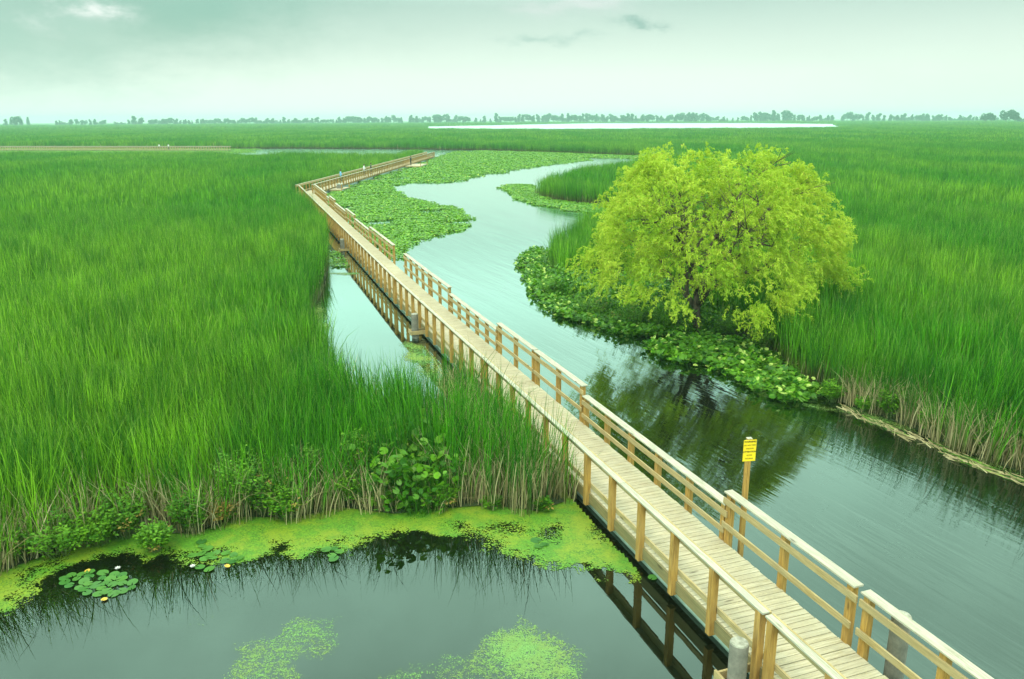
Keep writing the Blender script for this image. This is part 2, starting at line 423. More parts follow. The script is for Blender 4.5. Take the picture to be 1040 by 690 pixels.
def grid(sp, x0, x1, y0, y1):
    X, Y = np.meshgrid(np.arange(x0, x1, sp), np.arange(y0, y1, sp)); P = np.column_stack([X.ravel(), Y.ravel()])
    return P + RNG.uniform(-0.5, 0.5, P.shape) * sp * 0.95
BRPX = [(372, 520), (374, 480), (392, 455), (440, 462), (470, 498), (458, 520), (420, 530)]
WILLOW = un(706, 338)
BANKX = px([(548, 292), (566, 296), (590, 285), (620, 280), (660, 285), (720, 300), (705, 345), (660, 340), (600, 325), (560, 310)])
def marsh_points():
    Ps, Is, Ss = [], [], []
    for li, (ids, sp, r, d0, d1) in enumerate(LOD):
        for border in (False, True):
            if border and li == 0: ids2, sp2, r2 = EDGE, 0.40, 0.3
            elif border: ids2, sp2, r2 = LOD[li - 1][0], LOD[li - 1][1], LOD[li - 1][2]
            else: ids2, sp2, r2 = ids, sp, r
            P = grid(sp2, -d1 * 0.80 - 6, d1 * 0.80 + 6, 4, d1)
            d = np.hypot(P[:, 0], P[:, 1]); m = (d >= d0) & (d < d1) & (np.abs(P[:, 0]) < P[:, 1] * 0.74 + 8)
            P = P[m]
            sw = np.maximum(sdf(P, W_MAIN), sdf(P, W_LAKE)); e = -sw      # distance into the marsh
            lim = r * 0.8 if li else 0.8
            if border: keep = (e > (r2 * (0.45 if li < 3 else .2) if li else -0.04)) & (e <= lim)
            else: keep = e > lim
            keep &= (np.hypot(P[:, 0] - WILLOW[0], P[:, 1] - WILLOW[1]) > 2.9) & (sdf(P, BANKX) < 0)
            P = P[keep]; e = e[keep]
            n = len(P); sc = np.ones((n, 3))
            hz = 1.0 + 0.09 * wav(P, 9, 3) + 0.09 * wav(P, 2.2, 4) + RNG.uniform(-.07, .07, n)
            low = (P[:, 0] < -52) & (P[:, 1] > 150) & (P[:, 1] < 300) & (P[:, 1] < 260)
            hz = np.where(low, hz * 0.66, hz)
            thin_ = (sdf(P, px(BRPX)) > 0) & (RNG.random(n) < .5); hz = np.where(thin_, hz * .45, hz)
            tip = (P[:, 0] > -4) & (P[:, 0] < 4) & (P[:, 1] < 20); hz = np.where(tip, hz * 1.06, hz)
            sc[:, 2] = hz
            if border and li == 0: sc[:, 2] *= RNG.uniform(0.82, 1.05, n)
            Ps.append(P); Ss.append(sc); Is.append(RNG.choice(ids2, n))
    return np.concatenate(Ps), np.concatenate(Is), np.concatenate(Ss)
P, I, Sc = marsh_points()
zone_far = P[:, 1] > np.where(P[:, 0] < 30, 240, 205 + 0 * P[:, 0])
def lean(P):
    z = RNG.uniform(0, 6.283, len(P)); tx = 0.10 * wav(P, 2.4, 51) + 0.05 * wav(P, .9, 53) + RNG.normal(0, .03, len(P)); ty = 0.10 * wav(P, 2.9, 52) + 0.05 * wav(P, 1.1, 54) + RNG.normal(0, .03, len(P))
    k = np.where(P[:, 1] > 120, 0.4, 1.0)
    return np.column_stack([k * (tx * np.cos(z) + ty * np.sin(z)), k * (-tx * np.sin(z) + ty * np.cos(z)), z])
def side_of(P):
    """+ right of the boardwalk line"""
    return (P[:, 0] - P0[0]) * math.cos(TH) + (P[:, 1] - P0[1]) * math.sin(TH)
right = (side_of(P) > 1.0) & (P[:, 1] < 100) | (P[:, 0] > -10) & (P[:, 1] >= 100)
wedge = np.zeros(len(P), bool)
Z0 = np.full(len(P), 0.02)
far = P[:, 1] > 262
right_m = right & ~far; left_m = ~right & ~far
for nm, m, lb in (('reed_bed', left_m, 'tall green cattail marsh filling the left side of the boardwalk'),
                  ('reed_bed', right_m, 'tall green cattail marsh on the willow side of the channel'),
                  ('reed_bed', far, 'distant green marsh of reeds stretching back to the lake and tree line')):
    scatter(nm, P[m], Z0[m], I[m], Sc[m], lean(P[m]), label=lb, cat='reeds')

# ------------------------------------------------------------------ round leaves
def disc_leaves(n, radius, r0, r1, zlo, zhi, tilt, rng, seg=7, notch=True, special=0.03, stalks=False):
    V = []; Fs = []; C = []
    for i in range(n):
        a = rng.uniform(0, 6.283); q = radius * math.sqrt(rng.random()); x, y = q * math.cos(a), q * math.sin(a)
        z = rng.uniform(zlo, zhi); r = rng.uniform(r0, r1); yaw = rng.uniform(0, 6.283)
        tx = rng.normal(0, tilt); ty = rng.normal(0, tilt); b = len(V); rn = rng.random(); sp = 1.0 if rng.random() < special else 0.0
        M = Matrix.Translation((x, y, z)) @ Matrix.Rotation(tx, 4, 'X') @ Matrix.Rotation(ty, 4, 'Y') @ Matrix.Rotation(yaw, 4, 'Z')
        V.append(M @ Vector((0, 0, -0.10 * r if tilt > 0.1 else 0)))
        for k in range(seg + 1):
            f = 0.28 + (6.283 - 0.56) * k / seg if notch else 6.283 * k / (seg + 1)
            rr = r * (1.12 if 0.3 < (f / 6.283) < 0.7 else 1.0) * (1 + 0.05 * math.sin(3 * f + rn * 6))
            V.append(M @ Vector((rr * math.cos(f), rr * 0.86 * math.sin(f), 0.12 * r * math.sin(2 * f + rn * 9) * (1 if tilt > 0.1 else 0.1))))
        for k in range(seg): Fs.append((b, b + 1 + k, b + 2 + k))
        if not notch: Fs.append((b, b + seg + 1, b + 1))
        C += [(0.5, rn, sp, 1)] * (seg + 2)
        if stalks:
            b = len(V); p0 = (x * 0.8, y * 0.8, -0.05)
            V += [Vector((p0[0] - .006, p0[1], p0[2])), Vector((p0[0] + .006, p0[1], p0[2])), Vector((x + .004, y, z)), Vector((x - .004, y, z))]
            Fs += [(b, b + 1, b + 2), (b, b + 2, b + 3)]; C += [(0.2, rn * 0.4, 0, 1)] * 4
    return np.array([tuple(v) for v in V]), np.array(Fs), np.array(C)
LIL0 = []; LIL1 = []; LOT = []; BRO = []
def tpl_leaves(name, mat, seed, *a, **k):
    V, Fs, C = disc_leaves(*a, np.random.default_rng(seed), **k)
    return template(mesh_np(name, V, Fs, mat, None, C, link=False))
for v in range(3):
    LIL0.append(tpl_leaves('pad_clump', M_LILY, 300 + v, 85, 0.8, 0.06, 0.13, 0.01, 0.16, 0.26, seg=7, stalks=False))
    LIL1.append(tpl_leaves('pad_patch', M_LILY, 310 + v, 230, 2.3, 0.10, 0.19, 0.01, 0.16, 0.26, seg=5, notch=False))
    LOT.append(tpl_leaves('broad_clump', M_LOTUS, 320 + v, 46, 0.55, 0.06, 0.13, 0.03, 0.34, 0.42, seg=8, stalks=True, special=0.06))
    BRO.append(tpl_leaves('broad_stand', M_LOTUS, 330 + v, 52, 0.46, 0.05, 0.12, 0.10, 1.30, 0.60, seg=8, stalks=True, special=0.05))
def lily_bed(poly, label, ids, sp, r, thin=0.0, seed=0, extra=None, scale=1.0):
    A = np.array(poly); P = grid(sp, A[:, 0].min(), A[:, 0].max(), A[:, 1].min(), A[:, 1].max())
    e = sdf(P, poly) + 0.5 * r * wav(P, 2.2 * r + 0.8, seed + 5)
    keep = e > r * 0.35
    if thin: keep &= ~((wav(P * np.array([1.0, 0.45]), 2.6, seed) > thin))
    if extra is not None: keep &= extra(P)
    P = P[keep]; n = len(P)
    sc = np.repeat(RNG.uniform(0.8, 1.15, n)[:, None], 3, 1) * scale
    return scatter('lily_bed', P, np.full(n, 0.0), RNG.choice(ids, n), sc, label=label, cat='lily pads')
off_main = lambda P: (np.array([((p[0] - P0[0]) * math.cos(TH) + (p[1] - P0[1]) * math.sin(TH) - max(0, -(p[0] - P0[0]) * math.sin(TH) + (p[1] - P0[1]) * math.cos(TH) - 30.5) * .0105) for p in P]) > 2.5)
off_leg = lambda P: (P[:, 0] > LEG0[0] + (P[:, 1] - LEG0[1]) * 0.0577 + 3.0) & off_main(P)
lily_bed(L_BIG, 'dense green lily pads between the straight boardwalk and the channel bend', LIL0, 0.75, 0.8, 0.85, 1, off_leg)
lily_bed(L_BAY, 'wide spread of lily pads beside the far boardwalk arm', LIL1, 2.1, 2.0, 0.55, 2, off_leg)
lily_bed(L_NORTH, 'thin strip of lily pads under the far reed wall', LIL1, 2.0, 1.4, 0, 3)
lily_bed(L_WEST, 'far strip of lily pads round the distant railed walk', LIL1, 2.6, 1.2, 0, 8)
lily_bed(L_WEDGE, 'fringe of lily pads round the reed point behind the willow', LIL0, 0.75, 0.8, 0, 4)
lily_bed(L_BANK, 'dark green lily leaves on the bank left of the willow trunk', LOT, 0.45, 0.5, 0, 5)
lily_bed(L_FRONT, 'bright broad leaves standing in the water in front of the willow', LOT, 0.42, 0.5, 0, 6)
lily_bed(L_INLET, 'small patch of lily pads in the inlet left of the boardwalk', LIL0, 0.7, 0.6, 0, 7, lambda P: ~(side_of(P) > -1.0))
BK = np.array(px([(556, 292), (575, 284), (610, 290), (660, 295), (715, 310), (760, 335), (735, 345), (700, 341), (650, 333), (600, 318), (566, 302)]))
Pk = grid(0.5, BK[:, 0].min(), BK[:, 0].max(), BK[:, 1].min(), BK[:, 1].max()); Pk = Pk[(sdf(Pk, BK) > 0)]
scatter('broad_leaf_bed', Pk, np.zeros(len(Pk)), RNG.choice(BRO, len(Pk)), np.repeat(RNG.uniform(0.5, .95, len(Pk))[:, None], 3, 1), label='dark leafy undergrowth in the shade beneath the willow', cat='undergrowth')
BR = px(BRPX)
Pb = grid(0.40, -5, 2, 12, 22); Pb = Pb[sdf(Pb, BR) > -0.05]
scatter('broad_leaf_bed', Pb, np.zeros(len(Pb)), RNG.choice(BRO, len(Pb)), np.repeat(RNG.uniform(0.75, 1.1, len(Pb))[:, None], 3, 1), label='broad round leaves growing among the reeds at the duckweed edge', cat='broad leaves')

# ------------------------------------------------------------------ ground and water
FARR = 3500.0
outer = [(FARR * math.cos(a), FARR * math.sin(a)) for a in [i * 2 * math.pi / 64 for i in range(64)]]
def fill(name, rings, z, mat):
    loops = [[Vector((x, y, 0)) for x, y in r] for r in rings]
    tri = tessellate_polygon(loops); pts = [p for r in rings for p in r]
    V = np.array([(x, y, z) for x, y in pts]); Ft = np.array([t for t in tri])
    # orient upwards
    a, b, c = V[Ft[:, 0]], V[Ft[:, 1]], V[Ft[:, 2]]; nz = np.cross(b - a, c - a)[:, 2]; Ft[nz < 0] = Ft[nz < 0][:, ::-1]
    return mesh_np(name, V, Ft, mat)
def ground_col():
    m, nt = new_mat('marsh_ground'); T = NT(nt); pos = geo_pos(T)
    n = T.noise(pos, 0.7, 5, 0.6)
    c = T.mix(n, (0.012, 0.03, 0.006), (0.04, 0.07, 0.014))
    d = T.n('ShaderNodeVectorMath', operation='LENGTH'); T.l(pos, d.inputs[0])
    c = T.mix(T.ramp(T.math('DIVIDE', d.outputs['Value'], 2000.0), [(0.05, 0.0), (0.3, 1.0)]), c, (0.05, 0.16, 0.02))
    p = T.n('ShaderNodeBsdfPrincipled'); p.inputs['Roughness'].default_value = 0.95; T.l(c, p.inputs['Base Color'])
    o = T.n('ShaderNodeOutputMaterial'); T.l(p.outputs[0], o.inputs[0]); return m
g = fill('marsh_ground', [outer, W_MAIN, W_LAKE], 0.03, ground_col()); tag(g, 'dark wet marsh ground under the reeds', kind='structure')

def water_mat():
    m, nt = new_mat('marsh_water'); T = NT(nt); pos = geo_pos(T)
    sep = T.n('ShaderNodeSeparateXYZ'); T.l(pos, sep.inputs[0])
    lw = T.n('ShaderNodeLayerWeight'); lw.inputs['Blend'].default_value = 0.5
    # wind streaks only on the open channel to the right of the boardwalk
    side = T.math('ADD', T.math('MULTIPLY', T.math('SUBTRACT', sep.outputs[0], P0[0]), math.cos(TH)), T.math('MULTIPLY', T.math('SUBTRACT', sep.outputs[1], P0[1]), math.sin(TH)))
    east = T.ramp(T.math('DIVIDE', side, 10.0), [(0.1, 0.12), (0.4, 1.0)])
    rot = (0, 0, R(28))
    a0, a1 = un(865, 494), un(1039, 585); wd = math.atan2(a1[1] - a0[1], a1[0] - a0[0])
    turned = T.mapping(pos, (1, 1, 1), (0, 0, -wd))
    streak = T.noise(T.mapping(turned, (0.12, 1.1, 1)), 1.0, 4, 0.6)
    rip = T.noise(T.mapping(turned, (0.9, 6.0, 1)), 1.0, 3, 0.55)
    mask = T.ramp(streak, [(0.40, 0.25), (0.62, 1.0)])
    h = T.math('MULTIPLY', T.math('ADD', T.math('MULTIPLY', rip, mask), T.math('MULTIPLY', streak, 1.6)), east)
    bp = T.n('ShaderNodeBump'); bp.inputs['Strength'].default_value = 0.45; bp.inputs['Distance'].default_value = 0.012
    T.l(h, bp.inputs['Height'])
    gl = T.n('ShaderNodeBsdfGlossy'); gl.inputs['Color'].default_value = (0.84, 1.0, 0.92, 1)
    T.l(T.math('MULTIPLY_ADD', T.math('MULTIPLY', mask, east), 0.04, T.ramp(T.math('DIVIDE', sep.outputs[1], 1000.0), [(0.025, 0.012), (0.09, 0.10), (0.25, 0.12), (0.7, 0.28)])), gl.inputs['Roughness']); T.l(bp.outputs[0], gl.inputs['Normal'])
    df = T.n('ShaderNodeBsdfDiffuse')
    murk = T.noise(pos, 0.5, 4, 0.6)
    T.l(T.mix(murk, (0.0015, 0.0025, 0.001), (0.005, 0.007, 0.0025)), df.inputs['Color'])
    fac = T.ramp(lw.outputs['Facing'], [(0.0, 0.05), (0.38, 0.082), (0.50, 0.125), (0.62, 0.22), (0.72, 0.46), (0.80, 0.80), (0.88, 0.98), (1.0, 1.0)])
    mx = T.n('ShaderNodeMixShader'); T.l(fac, mx.inputs[0]); T.l(df.outputs[0], mx.inputs[1]); T.l(gl.outputs[0], mx.inputs[2])
    o = T.n('ShaderNodeOutputMaterial'); T.l(mx.outputs[0], o.inputs[0]); return m
V = np.array([(x, y, 0.0) for x, y in outer]); w = fill('water', [outer], 0.0, water_mat()); tag(w, 'still dark marsh water reflecting the pale sky', kind='structure')

# ------------------------------------------------------------------ duckweed
def duck_mat(name, a, b, c, amax=1.0, vs=34.0):
    m, nt = new_mat(name); T = NT(nt); pos = geo_pos(T)
    d, r, s = attr(T)
    v = T.n('ShaderNodeTexVoronoi'); v.inputs['Scale'].default_value = vs; T.l(pos, v.inputs['Vector'])
    n1 = T.noise(pos, 7.0, 5, 0.7); n2 = T.noise(pos, 2.2, 4, 0.6); n3 = T.noise(pos, 38.0, 2, 0.6)
    sc = T.n('ShaderNodeSeparateColor'); T.l(v.outputs['Color'], sc.inputs[0])
    th = T.math('ADD', T.math('ADD', T.math('MULTIPLY', n1, 0.50), T.math('MULTIPLY', sc.outputs[0], 0.22)), T.math('MULTIPLY', n3, 0.28))
    al = T.ramp(T.math('ADD', T.math('SUBTRACT', d, th), 0.5), [(0.48, 0.0), (0.53, 1.0)])
    col = T.mix(sc.outputs[1], a, b)
    col = T.mix(T.ramp(n2, [(0.4, 0.0), (0.62, 0.7)]), col, c)
    n4 = T.noise(pos, 0.9, 5, 0.7); col = T.mix(T.math('MULTIPLY', T.ramp(n4, [(0.42, 0.0), (0.58, 1.0)]), 0.95), col, T.mix(sc.outputs[1], a, tuple(x * 1.9 for x in a)))
    p = T.n('ShaderNodeBsdfPrincipled'); T.l(col, p.inputs['Base Color']); p.inputs['Roughness'].default_value = 0.6
    bp = T.n('ShaderNodeBump'); bp.inputs['Strength'].default_value = 0.5; bp.inputs['Distance'].default_value = 0.01; T.l(n3, bp.inputs['Height']); T.l(bp.outputs[0], p.inputs['Normal'])
    tr = T.n('ShaderNodeBsdfTransparent'); mx = T.n('ShaderNodeMixShader'); T.l(T.math('MULTIPLY', al, amax), mx.inputs[0]); T.l(tr.outputs[0], mx.inputs[1]); T.l(p.outputs[0], mx.inputs[2])
    o = T.n('ShaderNodeOutputMaterial'); T.l(mx.outputs[0], o.inputs[0]); return m
M_DUCK = duck_mat('duckweed', (0.045, 0.140, 0.006), (0.200, 0.300, 0.010), (0.20, 0.27, 0.014))
M_ALGA = duck_mat('floating_algae', (0.12, 0.26, 0.05), (0.24, 0.38, 0.07), (0.24, 0.36, 0.06), 0.62, 55.0)
def weed(name, x0, x1, y0, y1, st, fn, mat, z, **k):
    X, Y = np.meshgrid(np.arange(x0, x1, st), np.arange(y0, y1, st)); ny, nx = X.shape
    P = np.column_stack([X.ravel(), Y.ravel()]); d = fn(P)
    idx = np.arange(nx * ny).reshape(ny, nx)
    Fq = np.column_stack([idx[:-1, :-1].ravel(), idx[:-1, 1:].ravel(), idx[1:, 1:].ravel(), idx[1:, :-1].ravel()])
    Fq = Fq[(d[Fq].max(1) > 0.05)]
    used = np.unique(Fq); mp = np.zeros(len(P), int); mp[used] = np.arange(len(used))
    V = np.column_stack([P[used], np.full(len(used), z)]); C = np.column_stack([d[used], d[used] * 0, d[used] * 0, d[used] * 0 + 1])
    o = mesh_np(name, V, mp[Fq], mat, None, C); return tag(o, kind='stuff', **k)
def sm(x, a, b): t = np.clip((x - a) / (b - a), 0, 1); return t * t * (3 - 2 * t)
D1 = px([(-90, 640), (-60, 600), (0, 560), (240, 500), (300, 510), (400, 500), (500, 495), (580, 490), (600, 505), (650, 575), (640, 584), (600, 577), (540, 571), (505, 560), (470, 546), (425, 545), (390, 552), (330, 560), (280, 558), (240, 572), (190, 577), (110, 572), (48, 592), (30, 606), (0, 622)])
DARK = [(100, 582, 70, 15, .42), (205, 562, 25, 7, .3), (515, 542, 80, 13, .24), (395, 548, 30, 9, .25), (300, 552, 35, 5, .15)]
def dens_near(P):
    e = sdf(P, D1) + 0.10 * wav(P, 0.7, 9) + 0.10 * wav(P, 1.9, 12)
    e = e + 0.16 * wav(P, 0.30, 14)
    d = 0.36 * sm(e, -1.1, -0.1) + 0.40 * sm(e, -0.3, 0.45) + 0.10 * wav(P, 0.5, 15) * sm(e, -.9, -.2)
    for (cx, cy, rx, ry, a) in DARK:
        c = np.array(un(cx, cy)); ex = np.array(un(cx + rx, cy)); ey = np.array(un(cx, cy - ry))
        q = ((P[:, 0] - c[0]) / (ex[0] - c[0])) ** 2 + ((P[:, 1] - c[1]) / (ey[1] - c[1])) ** 2
        d = d - 0.9 * a * np.exp(-q * 0.6) * (1 + 0.6 * wav(P, 0.45, 21))
    return np.clip(d * np.where(side_of(P) > -0.1, 0.0, 1), 0, 1)
A1 = px([(200, 700), (225, 672), (262, 640), (300, 624), (350, 624), (356, 645), (330, 668), (290, 700)])
A2 = px([(380, 700), (395, 675), (440, 668), (500, 640), (530, 626), (560, 640), (590, 655), (606, 690), (600, 710)])
A3 = px([(500, 628), (540, 640), (590, 660), (600, 690), (560, 700), (520, 690), (490, 660)])
def dens_alga(P):
    d = 0
    for A, a in ((A1, .47), (A2, .46), (A3, .14)):
        d = np.maximum(d, a * sm(sdf(P, A) + 0.22 * wav(P, 0.45, 31), -0.55, 0.35)) if A is not A3 else d + a * sm(sdf(P, A), -0.1, 0.4)
    e = sdf(P, px([(60, 600), (250, 590), (300, 640), (150, 640), (0, 640), (-20, 620)]))
    return np.clip(np.maximum(d, 0.30 * sm(e, -0.4, 0.2)) + 0.03 * wav(P, 0.8, 33), 0, 1) * (side_of(P) < -0.2)
weed('duckweed', -13, 4.5, 10, 19, 0.06, dens_near, M_DUCK, 0.008, label='lime green duckweed band floating along the reed edge', cat='duckweed')
weed('floating_algae', -9.5, 4.5, 7.5, 14.5, 0.06, dens_alga, M_ALGA, 0.004, label='thin pale green algae patches on the open pond', cat='algae')
D3 = px([(405, 345), (440, 352), (470, 372), (478, 400), (450, 400), (425, 385), (408, 362)]); D4 = px([(312, 318), (326, 300), (334, 320), (338, 345), (345, 380), (312, 350)]); D5 = px([(331, 272), (372, 270), (382, 278), (350, 280), (332, 279)])
def dens_inlet(P):
    e = np.maximum(np.maximum(sdf(P, D3), sdf(P, D4)), sdf(P, D5)); return np.clip((0.28 * sm(e, -0.9, 0.0) + 0.26 * sm(e, -0.2, 0.5) + .08 * wav(P, 1.1, 5)), 0, 1) * (side_of(P) < -0.3)
weed('duckweed', -14, 1, 19, 48, 0.10, dens_inlet, M_DUCK, 0.006, label='duckweed film in the inlet between reeds and boardwalk', cat='duckweed')
D6 = px([(1100, 520), (1040, 492), (985, 472), (930, 450), (868, 424), (800, 410), (765, 400), (740, 388), (760, 385), (800, 396), (840, 402), (880, 412), (940, 436), (985, 455), (1040, 476), (1110, 512)])
def dens_right(P):
    e = sdf(P, D6); return np.clip(0.26 * sm(e, -0.35, 0.0) + 0.20 * sm(e, -0.1, 0.25) + 0.12 * wav(P, 0.8, 8), 0, 1)
weed('duckweed', 6, 18, 15, 30, 0.08, dens_right, M_ALGA, 0.006, label='pale strip of floating weed along the right hand reed bank', cat='duckweed')
# drifting straw along the right bank
def straw(n, rng):
    V = []; Fs = []; C = []
    for i in range(n):
        a = rng.normal(0, 0.35); L = rng.uniform(0.15, 0.7); x, y = rng.uniform(-0.7, 0.7), rng.uniform(-0.14, 0.14); w_ = rng.uniform(0.006, 0.013); z = rng.uniform(0.01, 0.05)
        dx, dy = math.cos(a) * L / 2, math.sin(a) * L / 2; b = len(V)
        V += [(x - dx, y - dy - w_, z), (x + dx, y + dy - w_, z + rng.uniform(-.02, .04)), (x + dx, y + dy + w_, z + .012), (x - dx, y - dy + w_, z + .012)]
        Fs.append((b, b + 1, b + 2, b + 3)); C += [(1, rng.random(), float(rng.random() < .75), 1)] * 4
    return np.array(V), np.array(Fs), np.array(C)
STR = [template(mesh_np('straw', *straw(26, np.random.default_rng(400 + v))[:2], M_REED, None, straw(26, np.random.default_rng(400 + v))[2], link=False)) for v in range(3)]
line = px([(868, 420), (905, 436), (950, 455), (990, 472), (1040, 490), (1090, 512)])
pts = []; rots = []
for i in range(len(line) - 1):
    a, b = Vector(line[i]), Vector(line[i + 1]); n = int((b - a).length / 1.1) + 1; ang = math.atan2((b - a).y, (b - a).x)
    for k in range(n):
        p = a.lerp(b, (k + random.random()) / n); pts.append((p.x + random.uniform(-.15, .15), p.y + random.uniform(-.15, .15))); rots.append((0, 0, ang + random.uniform(-.2, .2)))
pts = np.array(pts); scatter('floating_straw', pts, np.full(len(pts), 0.0), RNG.choice(STR, len(pts)), np.ones((len(pts), 3)), np.array(rots), label='mat of floating dead reed stems along the right bank', cat='dead reeds')

# ------------------------------------------------------------------ boardwalk
DZ = 0.45
PW = 0.145
def railing(par, s0, s1, t, side, capz, name_first=True, near=True, cap_w=0.15, posts=None, low=False):
    """side -1: posts outside on the left; +1: right. Local frame x = t, y = s."""
    m = MB(); L = s1 - s0
    tilt = random.uniform(-0.012, 0.012)
    k = max(1, round(L / 4.9)); 
    for i in range(k):
        a, b = s0 + L * i / k, s0 + L * (i + 1) / k
        m.box(t - (cap_w / 2 if side > 0 else 0.068), t + (cap_w / 2 if side > 0 else 0.064), a + (0.004 if i else 0), b - 0.004, capz - 0.036, capz + random.uniform(-.003, .003), bev=0.004)
    rail = m.build('railing', M_CAP, par)
    inner = -side
    xi0 = t + inner * (0.068); xi1 = t + inner * (0.068 + 0.038)
    xa, xb = min(xi0, xi1), max(xi0, xi1)
    m = MB(); 
    ev = 0.10
    m.box(xa, xb, s0 - (0.08 if side > 0 else 0), s1 + 0.0, capz - (0.27 if side > 0 else 0.235), capz - (0.135 if side > 0 else 0.004), bev=0.004); m.build('upper_rail', M_RAIL, rail)
    m = MB()
    zl = DZ + ((0.34 if capz - DZ > 1 else 0.20) if side > 0 else 0.12)
    m.box(xa, xb, s0, s1, zl, zl + 0.125, bev=0.004); m.build('lower_rail', M_RAIL, rail)
    n = max(2, round(L / 1.24) + (0 if L > 3 else 0))
    ys = [s0 + 0.12 + (L - 0.24) * i / (n - 1 if n > 1 else 1) for i in range(n)] if posts is None else posts
    z0 = 0.14 if side < 0 else DZ - 0.16
    for y in ys:
        m = MB(); j = random.uniform(-.01, .01)
        m.box(t - 0.066, t + 0.066, y - 0.066 + j, y + 0.066 + j, z0, capz - 0.038, bev=0.006)
        m.build('post', M_POST, rail)
    return rail
def section(label, s0, L, frame, rights, lefts=None, sub=True, join=True, tl=0.0, wid=1.78):
    x, y = frame[0](s0); rz = frame[1]
    root = empty('boardwalk_section', (x, y, 0), rz, label=label, cat='boardwalk', group='linked wooden boardwalk sections')
    m = MB(); y_ = 0.0
    while y_ < L - 0.02:
        y2 = min(y_ + PW - 0.013, L - 0.002); j = random.uniform(-0.012, 0.012)
        m.box(0.075, wid - 0.03 + random.uniform(-.012, .012), y_, y2, DZ - 0.038, DZ + random.uniform(-0.002, 0.002), bev=0.004); y_ += PW
    m.build('deck', M_DECK, root)
    for xx in (0.028, wid - 0.085):
        m = MB(); m.box(xx, xx + 0.043, 0.02, L - 0.02, DZ - 0.26, DZ - (0.006 if xx < .1 else 0.042), bev=0.004); m.build('stringer', M_STR, root)
    for xx in (0.10, wid - 0.36):
        m = MB(); m.tube([(xx + 0.12, 0.1, 0.055), (xx + 0.12, L - 0.1, 0.055)], 0.115, 10); m.build('float', M_FLOAT, root, smooth=False)
    m = MB()
    yy = 0.6
    while yy < L: m.box(0.13, wid - 0.09, yy, yy + 0.045, DZ - 0.24, DZ - 0.045); yy += 1.22
    m.build('joist', M_STR, root)
    for (a, b) in (lefts if lefts is not None else [(0.0, L)]): railing(root, a + 0.02, b - 0.02, 0.0, -1, DZ + 1.05)
    for (a, b, hz) in rights: railing(root, a + 0.02, b - 0.02, wid + 0.02, 1, DZ + hz, cap_w=0.20 if s0 < 40 else 0.17)
    return root
HI, LO = 1.14, 0.86
mainf = (lambda s: bw(s), TH); mainf2 = (lambda s: bw(s), TH - 0.0105)
SL = 14.8
section('nearest boardwalk section, leaving at the bottom right corner beyond the grey piling', 0.95 - SL, SL - 0.012, mainf, [(0, 7, LO), (7.0, SL - 0.1, HI)])
section('boardwalk section beside the yellow sign, second from the camera', 0.95, SL - 0.012, mainf, [(0, 3.75, HI), (3.65, 10.85, LO), (10.85, SL - 0.05, HI)])
section('boardwalk section half hidden by reed tips, opposite the willow', 15.75, SL - 0.012, mainf, [(0, 3.9, HI), (3.9, 10.9, LO), (10.9, SL - 0.05, HI)])
section('boardwalk section with the open gap in its channel side rail', 30.55, SL - 0.012, mainf2, [(0, 6.3, HI), (9.6, SL - 0.05, HI)])
section('boardwalk section just beyond the rail gap, first beside the lily pads', 45.35, SL - 0.012, mainf2, [(0, 4.1, HI), (4.1, 11.7, LO), (11.7, SL - .05, HI)])
section('boardwalk section second before the corner, lily pads on its right', 60.15, SL - 0.012, mainf2, [(0, 2.2, HI), (2.2, 10.3, LO), (10.3, SL - .05, HI)])
section('boardwalk section ending at the far corner of the walk', 74.95, 16.2, mainf2, [(0, 2.9, LO), (2.9, 16.0, HI)])
lf = (lambda s: leg(s), LTH)
for k, lb in enumerate(['first boardwalk section past the corner, beside the small dock', 'second section past the corner, a person in blue stands on it', 'third section past the corner, two people stand on it', 'fourth section past the corner with empty deck', 'fifth section past the corner, next to the long dock', 'sixth section past the corner, just beyond the long dock', 'farthest end section of the boardwalk arm']):
    L = SL - 0.05 if k < 6 else 9.5
    section(lb, k * SL + 0.05, L, lf, [(0.5 if k == 0 else 0, L, 1.05)], wid=1.85)
# pilings that hold the floating walk, each with timber guides fixed to the deck
def piling(p, top, label, r=0.15):
    root = empty('piling', (p[0], p[1], 0), label=label, cat='piling', group='grey round pilings beside the boardwalk')
    m = MB(); m.tube([(0, 0, -0.6), (0, 0, top - 0.012)], r, 20); m.build('shaft', M_PILE, root, smooth=False)
    m = MB(); m.tube([(0, 0, top - 0.01), (0, 0, top + 0.012)], [r * 0.97, r * 0.90], 20); m.build('cap', M_PILETOP, root)
    return root
piling(bw(1.05, -0.40), 1.0, 'grey round piling at the bottom edge of the picture')
piling(bw(0.35, 2.12), 1.35, 'dark piling behind the right rail near the bottom corner')
piling(bw(24.3, -0.40), 1.05, 'grey piling beside the open inlet, middle of the walk')
piling(bw(47.9, -0.40), 1.0, 'grey piling by the small lily patch')
piling(bw(71.4, -0.40), 1.0, 'farthest small piling against the left rail')
for s_ in (1.05, 24.3, 47.9, 71.4):
    x, y = bw(s_); g_ = empty('piling_guide', (x, y, 0), TH, label={1.05: 'timber guide frame round the nearest piling', 24.3: 'timber guide frame round the piling by the inlet', 47.9: 'timber guide frame round the piling by the lily patch', 71.4: 'timber guide frame round the farthest piling'}[s_], cat='piling guide', group='timber guides round the pilings')
    for a, b in ((-0.24, -0.195), (0.195, 0.24)):
        m = MB(); m.box(-0.60, 0.06, a, b, DZ - 0.26, DZ - 0.10, bev=0.005); m.build('beam', M_RAIL, g_)
    m = MB(); m.box(-0.645, -0.602, -0.27, 0.27, DZ - 0.27, DZ - 0.09, bev=0.005); m.build('cross_beam', M_RAIL, g_)

